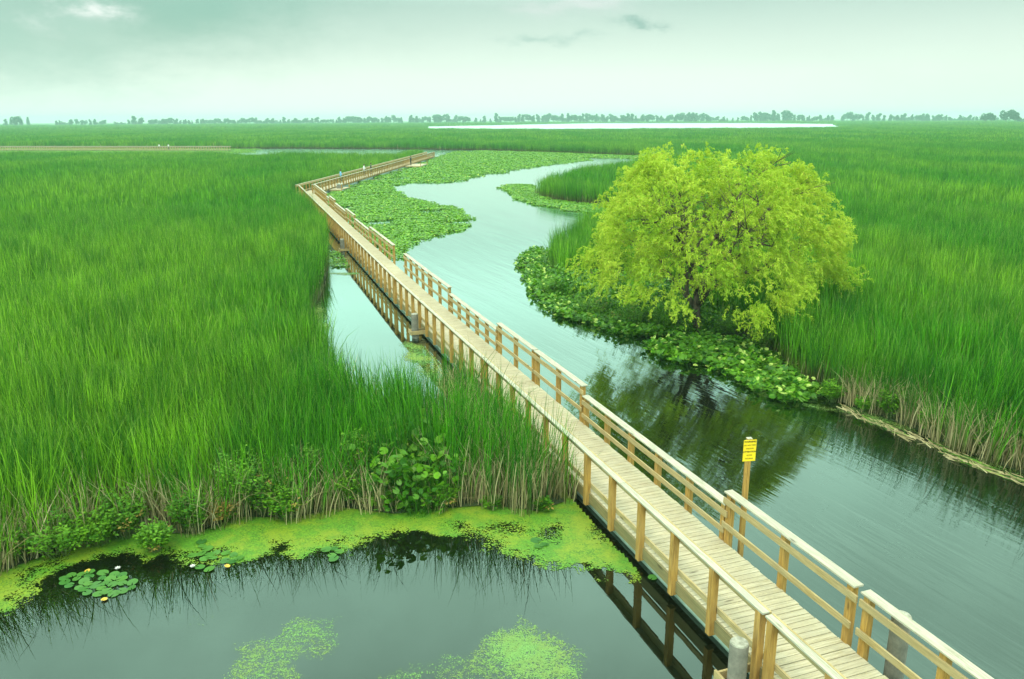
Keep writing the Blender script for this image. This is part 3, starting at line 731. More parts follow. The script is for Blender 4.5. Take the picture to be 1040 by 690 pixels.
# yellow warning sign on its own post
sx, sy = 4.75, 14.85
sg = empty('warning_sign', (sx, sy, 0), R(8), label='small yellow warning sign on a wooden post behind the rail', cat='sign')
m = MB(); m.box(-0.05, 0.05, -0.045, 0.045, -0.5, 2.80, bev=0.006); m.build('post', M_POST, sg)
m = MB(); m.box(-0.135, 0.135, -0.052, -0.048, 2.33, 2.79, bev=0.001); pn = m.build('sign_panel', M_YEL, sg)
m = MB(); m.box(-0.052, 0.052, -0.047, 0.047, 2.802, 2.812); m.build('post_cap', M_CAP, sg)
def text_mesh(body, size, loc, bold=0.0):
    cu = bpy.data.curves.new('lettering', 'FONT'); cu.body = body; cu.size = size; cu.align_x = 'CENTER'; cu.extrude = 0.0008; cu.offset = bold
    o = bpy.data.objects.new('lettering', cu); COL.objects.link(o); dg = bpy.context.evaluated_depsgraph_get(); dg.update()
    me = bpy.data.meshes.new_from_object(o.evaluated_get(dg)); bpy.data.objects.remove(o)
    me.materials.clear(); me.materials.append(M_INK)
    q = bpy.data.objects.new('lettering', me); COL.objects.link(q); q.parent = pn; q.location = loc; q.rotation_euler = (R(90), 0, 0); return q
y_ = 2.735
for tx, sz, bd in (('WARNING', 0.052, .0016), ('DO NOT FEED', 0.038, .0004), ('WILDLIFE', 0.038, .0004), ('ATTENTION', 0.048, .0016), ('NE PAS', 0.038, .0004), ('NOURRIR', 0.038, .0004)):
    text_mesh(tx, sz, (0, -0.0535, y_), bd); y_ -= 0.072

# docks on the far arm
def dock(label, s, t0, w_, L):
    x, y = leg(s, t0); r = empty('floating_dock', (x, y, 0), LTH, label=label, cat='dock', group='floating docks on the far arm')
    m = MB(); k = 0.0
    while k < L: m.box(0, w_, k, k + 0.136, 0.28, 0.32, bev=0.004); k += 0.145
    m.build('deck', M_DECK, r)
    for xx in (0.05, w_ - 0.35): m = MB(); m.tube([(xx + .15, .1, .08), (xx + .15, L - .1, .08)], .14, 10); m.build('float', M_FLOAT, r)
    for yy in (0.1, L - 0.1): m = MB(); m.box(w_ - 0.1, w_, yy - .05, yy + .05, 0, 1.0, bev=.006); m.build('post', M_POST, r)
    m = MB(); m.box(0, w_, -0.045, -0.002, 0.1, 0.30); m.box(0, w_, L + .002, L + .045, 0.1, 0.30); m.build('fascia', M_RAIL, r)
    return r
dock('small floating dock just past the corner', 7.5, 1.98, 1.6, 4.0)
dock('long floating dock where a dark figure stands', 60, 1.98, 3.0, 8.0)
x, y = leg(9.5, 2.8); b_ = empty('storage_box', (x, y, 0.32), LTH, label='small grey box standing on the nearer dock', cat='box')
m = MB(); m.box(-.35, .35, -.3, .3, 0, .5, bev=.03); m.build('body', M_PILE, b_); m = MB(); m.box(-.37, .37, -.32, .32, .502, .57, bev=.02); m.build('lid', M_FLOAT, b_)

# the second boardwalk, far to the left
BX0, BX1 = un(-70, 152.2, 0.45), un(232, 152.4, 0.45)
ang = math.atan2(BX1[1] - BX0[1], BX1[0] - BX0[0]); TL = math.hypot(BX1[0] - BX0[0], BX1[1] - BX0[1]); nsec = 10; LL = TL / nsec
base = empty('raised_walk_section', (BX0[0], BX0[1], 0), ang)
m = MB(); m.box(0.02, LL - 0.02, 0, 1.8, 0.40, 0.45); m.build('deck', M_DECK, base)
for yy in (0.0, 1.8):
    m = MB(); m.box(0.02, LL - .02, yy - .09, yy + .09, 1.46, 1.50); m.box(0.02, LL - .02, yy - .03, yy + .03, 1.27, 1.42); rl = m.build('railing', M_CAP, base)
    for k in range(12): m = MB(); xx = LL * (k + .5) / 12; m.box(xx - .08, xx + .08, yy - .08, yy + .08, -.2, 1.457); m.build('post', M_RAIL, rl)
wl = ['raised walk section first from the left edge, far across the reeds', 'second', 'third']
nm = ['leftmost', 'second', 'third', 'fourth', 'fifth', 'sixth', 'seventh', 'eighth', 'ninth', 'last']
for k in range(nsec):
    o = base if k == 0 else copy_tree(base)
    o.location = (BX0[0] + math.cos(ang) * LL * k, BX0[1] + math.sin(ang) * LL * k, 0)
    tag(o, '%s section from the left of the distant pale railed walk' % nm[k] if k < 9 else 'rightmost section of the distant pale railed walk, by the far pool', 'boardwalk', 'distant railed walk sections')

# ------------------------------------------------------------------ people (small in the distance)
M_SKIN = plain('skin', (0.45, 0.27, 0.18)); M_HAIR = plain('hair', (0.05, 0.03, 0.02))
def person(loc, rz, shirt, trouser, label, lean=0.12, arms=0.5):
    J = [(0, 0, .95), (0, -.01, 1.12), (0, 0, 1.32), (0, .01, 1.46), (0, lean * .4, 1.54), (0, lean * .5, 1.64), (0, lean * .5, 1.74)]
    Rr = [(.15, .11), (.14, .10), (.17, .11), (.09, .07), (.05, .05), (.085, .10), (.06, .07)]; E = [(i, i + 1) for i in range(6)]
    for sd in (-1, 1):
        b = len(J); J += [(sd * .19, 0, 1.40), (sd * .25, .06, 1.14), (sd * .20, .06 + .28 * arms, 1.04), (sd * .19, .08 + .38 * arms, 1.04)]; Rr += [(.055, .055), (.042, .042), (.032, .032), (.035, .02)]
        E += [(3, b), (b, b + 1), (b + 1, b + 2), (b + 2, b + 3)]
        b = len(J); J += [(sd * .10, 0, .88), (sd * .11, .02, .48), (sd * .12, -.01, .09), (sd * .13, .14, .04)]; Rr += [(.085, .09), (.06, .06), (.042, .045), (.04, .03)]
        E += [(0, b), (b, b + 1), (b + 1, b + 2), (b + 2, b + 3)]
    me = bpy.data.meshes.new('person'); me.from_pydata(J, E, []); o = bpy.data.objects.new('person', me); COL.objects.link(o)
    md = o.modifiers.new('s', 'SKIN'); 
    for i, r in enumerate(Rr): me.skin_vertices[0].data[i].radius = r; me.skin_vertices[0].data[i].use_root = (i == 0)
    o.modifiers.new('u', 'SUBSURF').levels = 1
    dg = bpy.context.evaluated_depsgraph_get(); dg.update(); m2 = bpy.data.meshes.new_from_object(o.evaluated_get(dg)); o.modifiers.clear(); o.data = m2
    m2.materials.clear()
    for mm in (M_SKIN, shirt, trouser): m2.materials.append(mm)
    for p in m2.polygons:
        c = p.center; p.use_smooth = True
        p.material_index = 0 if c.z > 1.50 or (abs(c.x) > .15 and c.y > .2 and c.z > .9) else (2 if c.z < .95 else 1)
    o.location = loc; o.rotation_euler = (0, 0, rz)
    hv = MB(); hv.tube([(0, lean * .5 - .03, 1.62), (0, lean * .5 - .03, 1.70), (0, lean * .5 - .01, 1.78), (0, lean * .5, 1.82)], [.085, .105, .085, .03], 10); hv.build('hair', M_HAIR, o, smooth=True)
    return tag(o, label, 'person')
M_BLUE = plain('light_blue_cloth', (0.20, 0.50, 0.85)); M_WHITE = plain('white_cloth', (0.85, 0.85, 0.85)); M_DARK = plain('dark_cloth', (0.02, 0.03, 0.02)); M_JEAN = plain('dark_trousers', (0.03, 0.04, 0.08))
p_ = leg(17.5, 0.8); person((p_[0], p_[1], DZ), R(-60), M_BLUE, M_JEAN, 'person in a light blue top on the far arm of the walk')
p_ = leg(31.5, 0.8); person((p_[0], p_[1], DZ), R(-100), M_WHITE, M_JEAN, 'person in a white top on the far arm of the walk')
p_ = leg(34.5, 1.2); person((p_[0], p_[1], DZ), R(-80), M_DARK, M_JEAN, 'person in dark clothes next to the one in white')
p_ = leg(62.5, 2.6); person((p_[0], p_[1], 0.32), R(-40), M_DARK, M_DARK, 'person in dark clothes standing on the long dock')
for k, (pxx, lb) in enumerate([(161, 'person in a pale top on the distant railed walk, left of two'), (170.5, 'person in a pale top on the distant railed walk, right of two')]):
    X = un(pxx, 152.3, 0.45); f = (X[0] - BX0[0]) / (BX1[0] - BX0[0]); person((BX0[0] + (BX1[0] - BX0[0]) * f - math.sin(ang) * .9, BX0[1] + (BX1[1] - BX0[1]) * f + math.cos(ang) * .9, 0.45), R(180), M_WHITE, M_JEAN, lb)

# ------------------------------------------------------------------ willow
def willow():
    root = empty('willow_tree', (WILLOW[0], WILLOW[1], 0), label='spreading yellow green willow on the bank of the channel', cat='tree')
    rng = random.Random(5); CX, CY = 0.55, 0.2
    m = MB()
    m.tube([(0, 0, -0.1), (0.03, 0, 0.5), (0.0, 0.05, 1.2), (0.05, 0.1, 1.9)], [0.24, 0.17, 0.15, 0.14], 12)
    tr = m.build('trunk', M_BARK, root, smooth=True)
    m = MB(); tips = []
    nl = 15
    for i in range(nl):
        a = i * 2.4 + rng.uniform(-.3, .3); el = rng.uniform(0.35, 1.25) if i % 3 else rng.uniform(1.0, 1.45)
        reach = rng.uniform(3.6, 5.0) * math.cos(el) ** 0.6; hh = rng.uniform(4.2, 7.0) * (0.55 + 0.45 * math.sin(el))
        p = Vector((0.02, 0.07, rng.uniform(0.9, 1.9))); pts = [p.copy()]; q = Vector((CX + reach * math.cos(a), CY + reach * math.sin(a), hh))
        N = 7
        for k in range(1, N + 1):
            t = k / N; b = p.lerp(q, t); b.z = p.z + (q.z - p.z) * (1 - (1 - t) ** 1.7)
            b += Vector((rng.uniform(-.16, .16), rng.uniform(-.16, .16), rng.uniform(-.1, .1))); pts.append(b)
        m.tube(pts, [0.095 * (1 - 0.88 * k / N) + .008 for k in range(N + 1)], 7)
        for k in range(2, N + 1):
            for _ in range(3):
                d = Vector((rng.gauss(0, 1), rng.gauss(0, 1), rng.uniform(.1, 1.1))).normalized(); L = rng.uniform(.9, 2.0); s = pts[k]
                pp = [s, s + d * L * .5 + Vector((0, 0, .12)), s + d * L + Vector((0, 0, .05))]; m.tube(pp, [.026, .016, .006], 5, caps=False); tips.append(pp[2])
                for _ in range(2):
                    d2 = (d + Vector((rng.gauss(0, .6), rng.gauss(0, .6), rng.gauss(0, .4)))).normalized(); e = pp[1] + d2 * rng.uniform(.5, 1.0); m.tube([pp[1], e], [.012, .004], 4, caps=False); tips.append(e)
    m.build('limb', M_BARK, root, smooth=True)
    # crown: boughs of hanging leafy twigs on the lobes of the dome
    r = np.random.default_rng(77); lobes = []
    def surf(az, el):
        rx = 4.55; base_ = rx * (1 + .09 * math.sin(3 * az + 1) + .06 * math.sin(5 * az + 2.2) + .05 * math.sin(7 * el + az * 2))
        return base_
    boughs = []
    nb = 520
    for i in range(nb):
        az = r.uniform(0, 6.283); u = r.random(); el = math.asin(min(1, u ** 0.80)) * 1.0 - 0.10
        f = 1.0 if r.random() < .72 else r.uniform(.45, .9)
        rr = surf(az, el) * f; ce = math.cos(el) ** 0.62; se = math.sin(max(el, -.1)); se = math.copysign(abs(se) ** 0.85, se)
        x = CX + rr * ce * math.cos(az); y = CY + rr * ce * math.sin(az) * 0.93
        z = 2.9 + (4.25 + .30 * math.sin(3 * az)) * se * f + r.uniform(-.25, .3)
        if r.random() < .22 and el < .5: z -= r.uniform(.2, 1.1)
        boughs.append((x, y, z, math.cos(el) * math.cos(az), math.cos(el) * math.sin(az), math.sin(el)))
    for dx, dy, zz, k in ((5.7, -.8, 2.5, 4), (5.1, -.6, 2.9, 5), (-4.5, -.4, 3.2, 3), (5.3, .3, 4.2, 4), (1.2, -4.4, 1.9, 4), (2.2, -4.2, 2.2, 4), (0.2, .5, 7.25, 4), (2.6, .2, 7.2, 4), (-1.5, 0, 7.0, 4), (-3.0, -2.6, 2.3, 5), (-3.9, -1.2, 2.5, 4), (-1.6, -3.4, 2.4, 4), (.2, -3.0, 3.1, 5), (3.2, -3.0, 2.5, 4)):
        for _ in range(k):
            L = math.hypot(dx, dy) + .01; boughs.append((dx + r.normal(0, .3), dy + r.normal(0, .4), zz + r.normal(0, .2), dx / L, dy / L, .2))
    T_ = []   # twigs: start, dir, length
    for (x, y, z, nx, ny, nz) in boughs:
        k = r.integers(11, 18); br = r.random()
        for _ in range(k):
            d = np.array([nx, ny, nz * .6 + .38]) * .9 + r.normal(0, .55, 3); d /= np.linalg.norm(d)
            st = np.array([x, y, z]) + r.normal(0, .19, 3); T_.append((st, d, r.uniform(.5, 1.15) * (1.0 if z < 4 else 0.9), br))
    V = []; C = []; per = 30
    for st, d, L, br in T_:
        t = np.linspace(.02, 1, per); sp = L * t
        hor = d.copy(); hor[2] = 0
        g = np.array([0, 0, -1.0])
        pos = st + np.outer(sp, d) * (1 - .45 * t[:, None]) + np.outer((t ** 2.1) * L * .24, g)
        tang = d[None] * (1 - t[:, None]) + g[None] * (t[:, None] * .8) + 1e-3
        tang /= np.linalg.norm(tang, axis=1)[:, None]
        side = r.normal(0, 1, (per, 3)); ld = tang * .75 + side * .42; ld /= np.linalg.norm(ld, axis=1)[:, None]
        ll = r.uniform(.08, .15, per)[:, None]; ww = np.cross(ld, r.normal(0, 1, (per, 3))); ww /= np.linalg.norm(ww, axis=1)[:, None]; ww *= .014
        pos = pos + r.normal(0, .02, (per, 3))
        q = np.stack([pos, pos + ld * ll * .5 + ww, pos + ld * ll, pos + ld * ll * .5 - ww], 1)
        V.append(q.reshape(-1, 3)); c = np.zeros((per, 4, 4)); c[..., 3] = 1; c[..., 1] = np.clip(br * .65 + .35 * r.random(per), 0, 1)[:, None]; c[..., 2] = (r.random(per) < .03)[:, None]; c[..., 0] = .8
        C.append(c.reshape(-1, 4))
    V = np.concatenate(V); C = np.concatenate(C); n = len(V) // 4; print('willow leaves', n)
    V[:, 2] = np.maximum(V[:, 2], 0.6)
    cr = mesh_np('crown', V, np.arange(n * 4).reshape(n, 4), M_WILLOW, root, C); cr['kind'] = 'stuff'
willow()

# ------------------------------------------------------------------ shrubs and leafy weeds at the water's edge
def shrub(loc, w_, h_, label, seed, red=0.03, n=90):
    h_ *= 1.3; w_ *= 1.12
    r = np.random.default_rng(seed); root = empty('marsh_shrub', (loc[0], loc[1], 0.0), label=label, cat='shrub')
    m = MB(); V = []; Fs = []; C = []
    for i in range(n):
        a = r.uniform(0, 6.283); q = w_ * math.sqrt(r.random()) * .55; tip = Vector((q * 1.5 * math.cos(a), q * 1.5 * math.sin(a), h_ * r.uniform(.45, 1) * (1 - .35 * (q / w_))))
        p0 = Vector((q * .5 * math.cos(a), q * .5 * math.sin(a), 0)); mid = p0.lerp(tip, .5) + Vector((0, 0, .08))
        if i % 2 == 0: m.tube([p0, mid, tip], [.008, .006, .003], 4, caps=False)
        rn = r.random(); dd = float(r.random() < red)
        for k in range(26):
            t = r.uniform(.3, 1.0); b = (p0.lerp(mid, t * 2) if t < .5 else mid.lerp(tip, t * 2 - 1)); ang_ = r.uniform(0, 6.283); L = r.uniform(.05, .11)
            d = Vector((math.cos(ang_), math.sin(ang_), r.uniform(-.3, .6))).normalized(); s_ = d.cross(Vector((r.normal(0, .4), r.normal(0, .4), 1))).normalized() * L * .26
            b = b + d * r.uniform(0, .09); j = len(V); V += [b, b + d * L * .45 + s_, b + d * L, b + d * L * .45 - s_]; Fs.append((j, j + 1, j + 2, j + 3)); C += [(.5, .6 * rn + .4 * r.random(), dd, 1)] * 4
    m.build('stem', M_STEM, root); f = mesh_np('foliage', np.array([tuple(v) for v in V]), np.array(Fs), M_SHRUB, root, np.array(C)); f['kind'] = 'stuff'
    return root
shrub(un(62, 562), .85, .85, 'leafy bright green weed bush at the left end of the reed edge', 1)
shrub(un(22, 566), .6, .7, 'low bush beside the straw reeds at the left picture edge', 2)
shrub(un(158, 560), .42, .55, 'small round tuft standing alone out on the duckweed', 3)
shrub(un(292, 526), .6, .85, 'bush with dense leaves overhanging the duckweed, left of the broad leaves', 4)
shrub(un(246, 520), .75, 1.35, 'taller leafy bush leaning out of the reeds behind the lily flowers', 5)
shrub(un(225, 530), .45, .5, 'reddish low weed patch at the foot of the reeds', 6, red=.5)
shrub(un(330, 505), .6, 1.1, 'yellowish green bush among reeds beside the broad leaves', 7)
shrub(un(905, 425), .5, .95, 'pale leafy weed in front of the straw reeds, right bank', 8)
shrub(un(880, 418), .35, .4, 'low tuft at the waterline of the right bank', 9)
shrub(un(1000, 462), .45, .95, 'leafy weed near the right picture edge on the bank', 10)
for k, (x_, y_, w_, h_) in enumerate([(560, 300, .9, .8), (602, 322, 1.0, .9), (640, 332, 1.1, 1.2), (676, 337, .9, 1.3), (742, 343, .9, 1.0), (780, 358, .9, 1.1)]):
    shrub(un(x_, y_), w_, h_, ['dark bush on the point left of the willow', 'bush under the left skirt of the willow', 'round bush midway between point and willow trunk', 'bush touching the willow trunk on its left', 'bush just right of the willow trunk', 'bush where willow meets the right reeds'][k], 40 + k, n=90)
for k, (x_, y_, w_, h_, lb) in enumerate([(100, 552, .7, .7, 'bush between the left bright weed bush and the lone tuft'), (195, 540, .5, .9, 'narrow leafy bush behind the smaller lily'), (270, 522, .6, 1.1, 'bush joining the dense overhanging bush on its left'), (350, 512, .55, .8, 'low bush just left of the broad leaves'), (448, 515, .5, .6, 'low weed right of the broad leaves'), (845, 408, .4, .6, 'weed where the lily leaves meet the straw reeds'), (945, 440, .4, .7, 'weed midway along the right hand bank')]): shrub(un(x_, y_), w_, h_, lb, 60 + k)
for k, (x_, y_, w_, h_, lb) in enumerate([(128, 545, .6, 1.0, 'leafy bush in the reed edge right behind the lone tuft'), (310, 512, .55, 1.3, 'tall bush rising out of reeds above the dense overhanging bush'), (365, 500, .5, 1.4, 'tall bright bush at the left side of the broad leaves')]): shrub(un(x_, y_), w_, h_, lb, 80 + k)
shrub(un(500, 516), .25, .25, 'tiny green weed at the foot of the straw reeds left of the boardwalk', 11, n=25)
shrub(un(551, 519), .2, .25, 'tiny weed at the reed tip nearest the boardwalk', 12, n=25)

# ------------------------------------------------------------------ water lilies near the camera
M_PETAL = plain('white_petal', (0.85, 0.85, 0.80), 0.5); M_ORE = plain('yellow_leaf', (0.62, 0.42, 0.05), 0.6)
def pad(par, x, y, z, r, mat, rng, tilt=.06):
    V = [(0, 0, 0)]; seg = 16
    for k in range(seg + 1):
        f = .16 + (6.283 - .32) * k / seg; q = r * (1 + .03 * math.sin(5 * f)); V.append((q * math.cos(f), q * .92 * math.sin(f), .05 * r * (1 if k % 2 else .3)))
    Mx = Matrix.Translation((x, y, z)) @ Matrix.Rotation(rng.gauss(0, tilt), 4, 'X') @ Matrix.Rotation(rng.gauss(0, tilt), 4, 'Y') @ Matrix.Rotation(rng.uniform(0, 6.28), 4, 'Z')
    V = np.array([tuple(Mx @ Vector(v)) for v in V]); rn = rng.random()
    return mesh_np('leaf', V, np.array([(0, k + 1, k + 2) for k in range(seg)]), mat, par, np.tile([.5, rn, 0, 1], (len(V), 1)))
def lily_plant(cx, cy, rx, ry, n, label, flowers, yellows, seed):
    rng = random.Random(seed); o = un(cx, cy); root = empty('water_lily', (o[0], o[1], 0), label=label, cat='water lily')
    done = []
    t = 0
    while len(done) < n and t < 4000:
        t += 1; a = rng.uniform(0, 6.283); q = math.sqrt(rng.random()); X = un(cx + rx * q * math.cos(a), cy + ry * q * math.sin(a)); x, y = X[0] - o[0], X[1] - o[1]
        if any(math.hypot(x - b[0], y - b[1]) < .15 for b in done): continue
        done.append((x, y)); pad(root, x, y, .014 + .004 * (len(done) % 5), rng.uniform(.085, .125), M_PAD, rng)
    for fx, fy in flowers:
        X = un(fx, fy); x, y = X[0] - o[0], X[1] - o[1]; m = MB()
        for lay, (cnt, tl, L) in enumerate(((9, .5, .075), (8, .9, .062), (6, 1.2, .045))):
            for k in range(cnt):
                f = 6.283 * k / cnt + lay * .4; d = Vector((math.cos(f) * math.cos(tl), math.sin(f) * math.cos(tl), math.sin(tl))); s_ = Vector((-math.sin(f), math.cos(f), 0)) * .014; b = Vector((x, y, .045))
                m.add([b, b + d * L * .55 + s_, b + d * L, b + d * L * .55 - s_], [(0, 1, 2, 3)])
        m.build('flower', M_PETAL, root)
    for fx, fy in yellows:
        X = un(fx, fy); q = pad(root, X[0] - o[0], X[1] - o[1],   .03, .062, M_ORE, rng, .08); q['label'] = 'yellowed leaf'
lily_plant(101, 592, 38, 13, 30, 'water lily with many round pads and a white flower on the pond', [(120, 580)], [(89, 581), (106, 610)], 1)
lily_plant(207, 566, 14, 15, 11, 'smaller water lily at the duckweed edge, right of the larger one', [(196, 578)], [], 2)
lily_plant(235, 567, 9, 6, 5, 'few pads with a yellow leaf right of the smaller lily', [], [(231, 576)], 3)
lily_plant(337, 563, 9, 6, 5, 'loose group of pads below the middle of the duckweed band', [], [], 4)
lily_plant(549, 552, 8, 4, 3, 'pads in the sparse weed left of the boardwalk', [], [], 5)
lily_plant(662, 589, 3, 2, 1, 'single floating pad next to the boardwalk float', [], [], 6)

# ------------------------------------------------------------------ distant trees
def far_tree(seed, h_, w_, form):
    r = np.random.default_rng(seed); root = empty('distant_tree'); m = MB()
    m.tube([(0, 0, 0), (0, 0, h_ * .75)], [h_ * .03, h_ * .008], 6)
    for k in range(6):
        a = r.uniform(0, 6.283); z = h_ * r.uniform(.25, .6); m.tube([(0, 0, z), (w_ * .35 * math.cos(a), w_ * .35 * math.sin(a), z + h_ * .2)], [h_ * .012, h_ * .004], 5, caps=False)
    m.build('trunk', M_BARK, root); lobes = []
    for k in range(9 if form == 'round' else 8):
        a = r.uniform(0, 6.283); q = w_ * .30 * math.sqrt(r.random()) * (1.35 if form == 'round' else .8); z = h_ * (r.uniform(.35, .82) if form == 'round' else (.2 + .7 * k / 8))
        lobes.append((q * math.cos(a), q * math.sin(a), z, w_ * (r.uniform(.16, .27) if form == 'round' else r.uniform(.18, .30) * (1.1 - .6 * k / 8))))
    V = []; C = []
    for lx, ly, lz, lr in lobes:
        n = 110; d = r.normal(0, 1, (n, 3)); d /= np.linalg.norm(d, axis=1)[:, None]; p = np.array([lx, ly, lz]) + d * lr * r.uniform(.55, 1.1, (n, 1)) * np.array([1, 1, .9 if form == 'round' else 1.35])
        a1 = r.normal(0, 1, (n, 3)); a1 /= np.linalg.norm(a1, axis=1)[:, None]; a2 = np.cross(a1, r.normal(0, 1, (n, 3))); a2 /= np.linalg.norm(a2, axis=1)[:, None]; s_ = h_ * .038
        V.append(np.stack([p + a1 * s_, p + a2 * s_, p - a1 * s_, p - a2 * s_], 1).reshape(-1, 3)); c = np.zeros((n, 4, 4)); c[..., 3] = 1; c[..., 1] = r.random(n)[:, None]; C.append(c.reshape(-1, 4))
    V = np.concatenate(V); n = len(V) // 4; cr = mesh_np('crown', V, np.arange(n * 4).reshape(n, 4), M_FARTREE, root, np.concatenate(C)); cr['kind'] = 'stuff'
    return root
kinds = [far_tree(1, 15, 9, 'tall'), far_tree(2, 14, 12, 'round'), far_tree(3, 17, 8, 'tall'), far_tree(4, 11, 13, 'round'), far_tree(5, 16, 11, 'round'), far_tree(6, 13, 7, 'tall')]
used = [False] * 6
def put_tree(k, pxx, d, sc, label, grp='trees along the horizon', rz=0, wide=1.0):
    o = kinds[k] if not used[k] else copy_tree(kinds[k]); used[k] = True
    X = un(pxx, 128); q = d / math.hypot(*X); o.location = (X[0] * q, X[1] * q, 0); o.scale = (sc * wide, sc * wide, sc); o.rotation_euler = (0, 0, rz)
    tag(o, label, 'tree', grp); return o
rt = random.Random(9)
x_ = 6.0
# height profile read off the photograph: x, height factor, spacing px
prof = [(0, .95, 9), (45, .6, 8), (55, .75, 7), (80, .8, 6), (108, .65, 9), (125, .9, 8), (145, .85, 4.5), (290, .85, 4.2), (345, 1.05, 4.2), (412, 1.2, 5.2), (470, .95, 8), (500, 1.25, 6.5), (560, 1.2, 4.6), (710, 1.1, 4.6), (722, .85, 6), (765, 1.35, 4.6), (800, .9, 4.6), (850, 1.15, 6), (900, 1.1, 4.6), (925, .9, 5), (955, .75, 5), (990, .6, 7), (1045, .7, 7)]
gaps = [(34, 54), (108, 116), (125, 127), (411, 417), (790, 794), (846, 852)]
while x_ < 1044:
    i = max(j for j in range(len(prof)) if prof[j][0] <= x_); hf, spc = prof[i][1], prof[i][2]
    if not any(a < x_ < b for a, b in gaps):
        k = rt.choice([0, 0, 1, 2, 4, 5, 3]); put_tree(k, x_, rt.uniform(1575, 1680), hf * rt.uniform(.75, 1.1), 'dark tree in the hazy row along the horizon', rz=rt.uniform(0, 6.28), wide=rt.uniform(1.0, 1.6))
    x_ += spc * rt.uniform(.55, 1.15) * .86
for (xx, d, sc, k, lb) in [(17, 1330, 1.15, 1, 'broad rounded tree standing above the row at the far left'), (1000, 1180, .95, 1, 'round crowned tree left of the biggest one at right'), (1006, 1180, .9, 4, 'tree overlapping the round crowned one near the right edge'), (1021, 1150, 1.25, 1, 'largest dark rounded tree at the right end of the horizon'), (1030, 1160, 1.1, 4, 'dark tree at the right end joined to the largest'), (1036, 1200, .8, 3, 'low tree closing the horizon row at the right edge'), (138, 1500, 1.1, 4, 'single tree left of the long unbroken row')]:
    put_tree(k, xx, d, sc, lb, rz=xx)

# ------------------------------------------------------------------ sky, sun, haze
world = bpy.data.worlds.new('World'); S.world = world; world.use_nodes = True; nt = world.node_tree; nt.nodes.clear(); T = NT(nt)
sun_el, sun_az = R(58), R(205)
sky = T.n('ShaderNodeTexSky', sky_type='NISHITA'); sky.sun_disc = False; sky.sun_elevation = sun_el; sky.sun_rotation = sun_az; sky.air_density = 1.4; sky.dust_density = 3.0
bg1 = T.n('ShaderNodeBackground'); T.l(sky.outputs[0], bg1.inputs[0]); bg1.inputs[1].default_value = 0.015
tc = T.n('ShaderNodeTexCoord').outputs['Generated']; sp = T.n('ShaderNodeSeparateXYZ'); T.l(tc, sp.inputs[0])
el = sp.outputs[2]
g = T.ramp(T.math('MULTIPLY', el, 1.0, clamp=True), [(0.0, (.80, .90, .82)), (.05, (.72, .84, .74)), (.125, (.42, .58, .50)), (.22, (.58, .92, .78)), (.40, (.62, .94, .78)), (.62, (.66, .96, .80)), (.85, (.92, 1.0, .90)), (1.0, (1.0, 1.0, .96))])
# flattened cloud deck: project the view direction on to a layer overhead
den = T.math('ADD', T.math('MAXIMUM', el, 0.0), 0.10)
cv = T.n('ShaderNodeCombineXYZ'); T.l(T.math('DIVIDE', sp.outputs[0], den), cv.inputs[0]); T.l(T.math('DIVIDE', sp.outputs[1], den), cv.inputs[1])
g = T.mix(1.0, g, T.ramp(el, [(.20, 1.0), (.9, 1.0)]), 'MULTIPLY')
band_gain = T.math('MULTIPLY_ADD', T.ramp(el, [(.15, 0.0), (.26, .22), (.42, .85), (.60, 1.0), (.8, .55), (1.0, .40)]), 1.9, 1.0)  # unseen sky band above the view, brightened for water reflections and fill light
c2 = T.noise(T.mapping(cv.outputs[0], (.75, .55, 1)), 1.0, 6, 0.6)
amt = T.ramp(el, [(0.04, 0.0), (0.13, 1.0)])
wob = T.n('ShaderNodeTexNoise'); wob.inputs['Scale'].default_value = 11.0; wob.inputs['Detail'].default_value = 5.0; wob.inputs['Roughness'].default_value = 0.62; T.l(T.mapping(tc, (1, 1, 2.2)), wob.inputs['Vector'])
ws = T.n('ShaderNodeSeparateColor'); T.l(wob.outputs['Color'], ws.inputs[0])
wx = T.math('MULTIPLY_ADD', T.math('SUBTRACT', ws.outputs[0], 0.5), 0.22, sp.outputs[0]); wz = T.math('MULTIPLY_ADD', T.math('SUBTRACT', ws.outputs[1], 0.5), 0.07, el)
def cloud(x, y, w, h, colr, a, g):
    """a soft cloud hanging in the direction of one point of the sky"""
    u, v = (x - 520) / F, (345 - y) / F; v -= u * 0.00475
    d = Vector((u, math.cos(PITCH) + v * math.sin(PITCH), -math.sin(PITCH) + v * math.cos(PITCH))).normalized()
    q = T.math('ADD', T.math('POWER', T.math('DIVIDE', T.math('SUBTRACT', wx, d.x), w), 2.0), T.math('POWER', T.math('DIVIDE', T.math('SUBTRACT', wz, d.z), h), 2.0))
    fr = T.math('MULTIPLY', T.math('GREATER_THAN', sp.outputs[1], 0.0), T.math('EXPONENT', T.math('MULTIPLY', q, -1.0)))
    return T.mix(T.math('MULTIPLY', fr, a, clamp=True), g, colr)
g = T.mix(T.math('MULTIPLY', T.math('MULTIPLY', T.ramp(c2, [(0.45, 0.0), (0.68, 1.0)]), amt), 0.35), g, (.52, .66, .58))
g = cloud(120, 10, .22, .050, (.24, .44, .35), .75, g); g = cloud(10, 50, .10, .05, (.28, .50, .41), .6, g); g = cloud(215, 0, .10, .028, (.22, .44, .35), .7, g)
g = cloud(82, 12, .030, .014, (.80, .84, .80), .85, g); g = cloud(590, 4, .06, .012, (.66, .70, .68), .6, g)
g = cloud(655, 24, .026, .0075, (.24, .42, .36), .85, g); g = cloud(552, 42, .032, .0065, (.34, .52, .45), .7, g); g = cloud(1040, 90, .2, .05, (.55, .68, .58), .35, g)
c3 = T.noise(T.mapping(cv.outputs[0], (1.3, 1.1, 1)), 1.0, 5, 0.55)
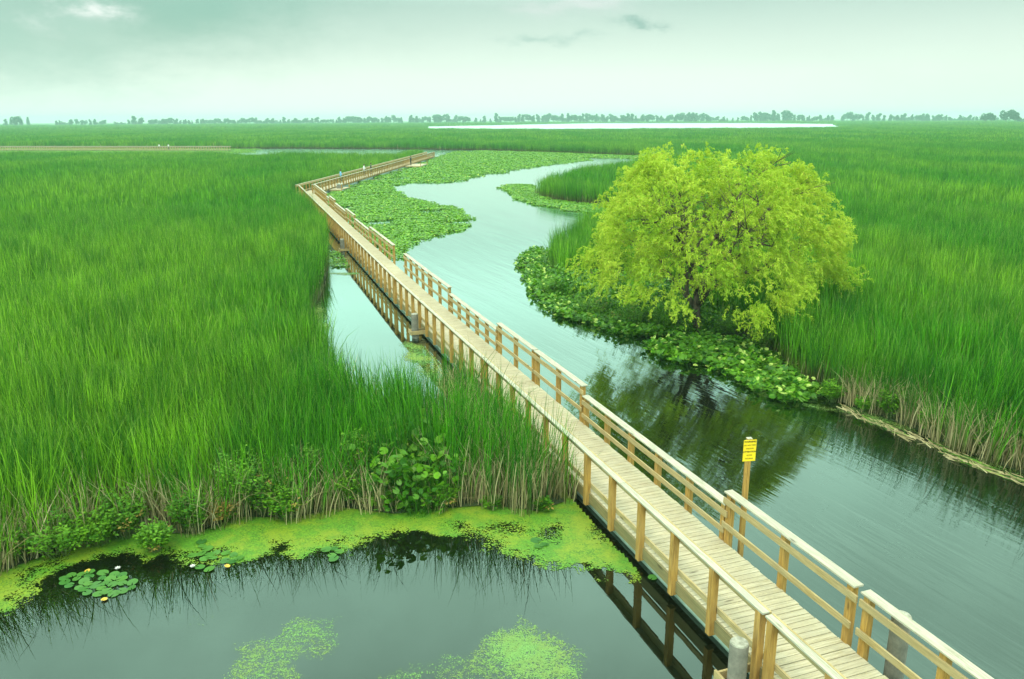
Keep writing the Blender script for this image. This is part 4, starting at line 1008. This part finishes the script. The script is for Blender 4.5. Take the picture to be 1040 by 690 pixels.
band_gain = T.math('MULTIPLY', band_gain, T.math('ADD', 1.0, T.math('MULTIPLY', T.math('MULTIPLY', T.math('SUBTRACT', c3, 0.5), 1.5), T.ramp(el, [(.2, 0.0), (.4, 1.0)]))))
gm = T.n('ShaderNodeVectorMath', operation='SCALE'); T.l(g, gm.inputs[0]); T.l(band_gain, gm.inputs['Scale']); g = gm.outputs[0]
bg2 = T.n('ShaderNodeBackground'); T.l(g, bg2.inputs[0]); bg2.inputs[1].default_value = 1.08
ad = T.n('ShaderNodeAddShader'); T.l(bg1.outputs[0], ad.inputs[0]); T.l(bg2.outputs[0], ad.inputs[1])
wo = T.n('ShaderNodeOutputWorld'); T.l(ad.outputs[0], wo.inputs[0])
sl = bpy.data.lights.new('sun', 'SUN'); sl.energy = 1.5; sl.angle = R(14); sl.color = (1.0, 0.93, 0.74)
so = bpy.data.objects.new('sun', sl); COL.objects.link(so)
# NISHITA: rotation measured clockwise from +Y when seen from above
dirv = Vector((math.sin(sun_az) * math.cos(sun_el), math.cos(sun_az) * math.cos(sun_el), math.sin(sun_el)))
so.rotation_euler = dirv.to_track_quat('Z', 'Y').to_euler()
HZ = MB(); HZ.box(-3600, 3600, -3600, 3600, -1.0, 26.0); mh, nh = new_mat('haze_air'); Th = NT(nh)
pv = Th.n('ShaderNodeVolumePrincipled'); pv.inputs['Color'].default_value = (0.62, 1.0, 0.86, 1); pv.inputs['Density'].default_value = 0.00034; pv.inputs['Anisotropy'].default_value = 0.0
oo = Th.n('ShaderNodeOutputMaterial'); Th.l(pv.outputs[0], oo.inputs['Volume'])
hz = HZ.build('haze', mh); tag(hz, 'thin pale haze in the air over the marsh', 'haze', kind='stuff')

# ------------------------------------------------------------------ camera and view
cam = bpy.data.cameras.new('camera'); co = bpy.data.objects.new('camera', cam); COL.objects.link(co); S.camera = co
cam.sensor_width = 36; cam.lens = F / 1040 * 36; cam.clip_start = 0.1; cam.clip_end = 12000
co.matrix_world = Matrix.Translation((0, 0, CAMH)) @ Matrix.Rotation(R(90) - PITCH, 4, 'X') @ Matrix.Rotation(ROLL, 4, 'Z')
S.view_settings.view_transform = 'Standard'; S.view_settings.look = 'None'; S.view_settings.exposure = 0.14; S.view_settings.gamma = 1
S.cycles.max_bounces = 6; S.cycles.diffuse_bounces = 3; S.cycles.glossy_bounces = 3; S.cycles.transmission_bounces = 3; S.cycles.transparent_max_bounces = 12; S.cycles.volume_bounces = 0
S.cycles.use_denoising = True
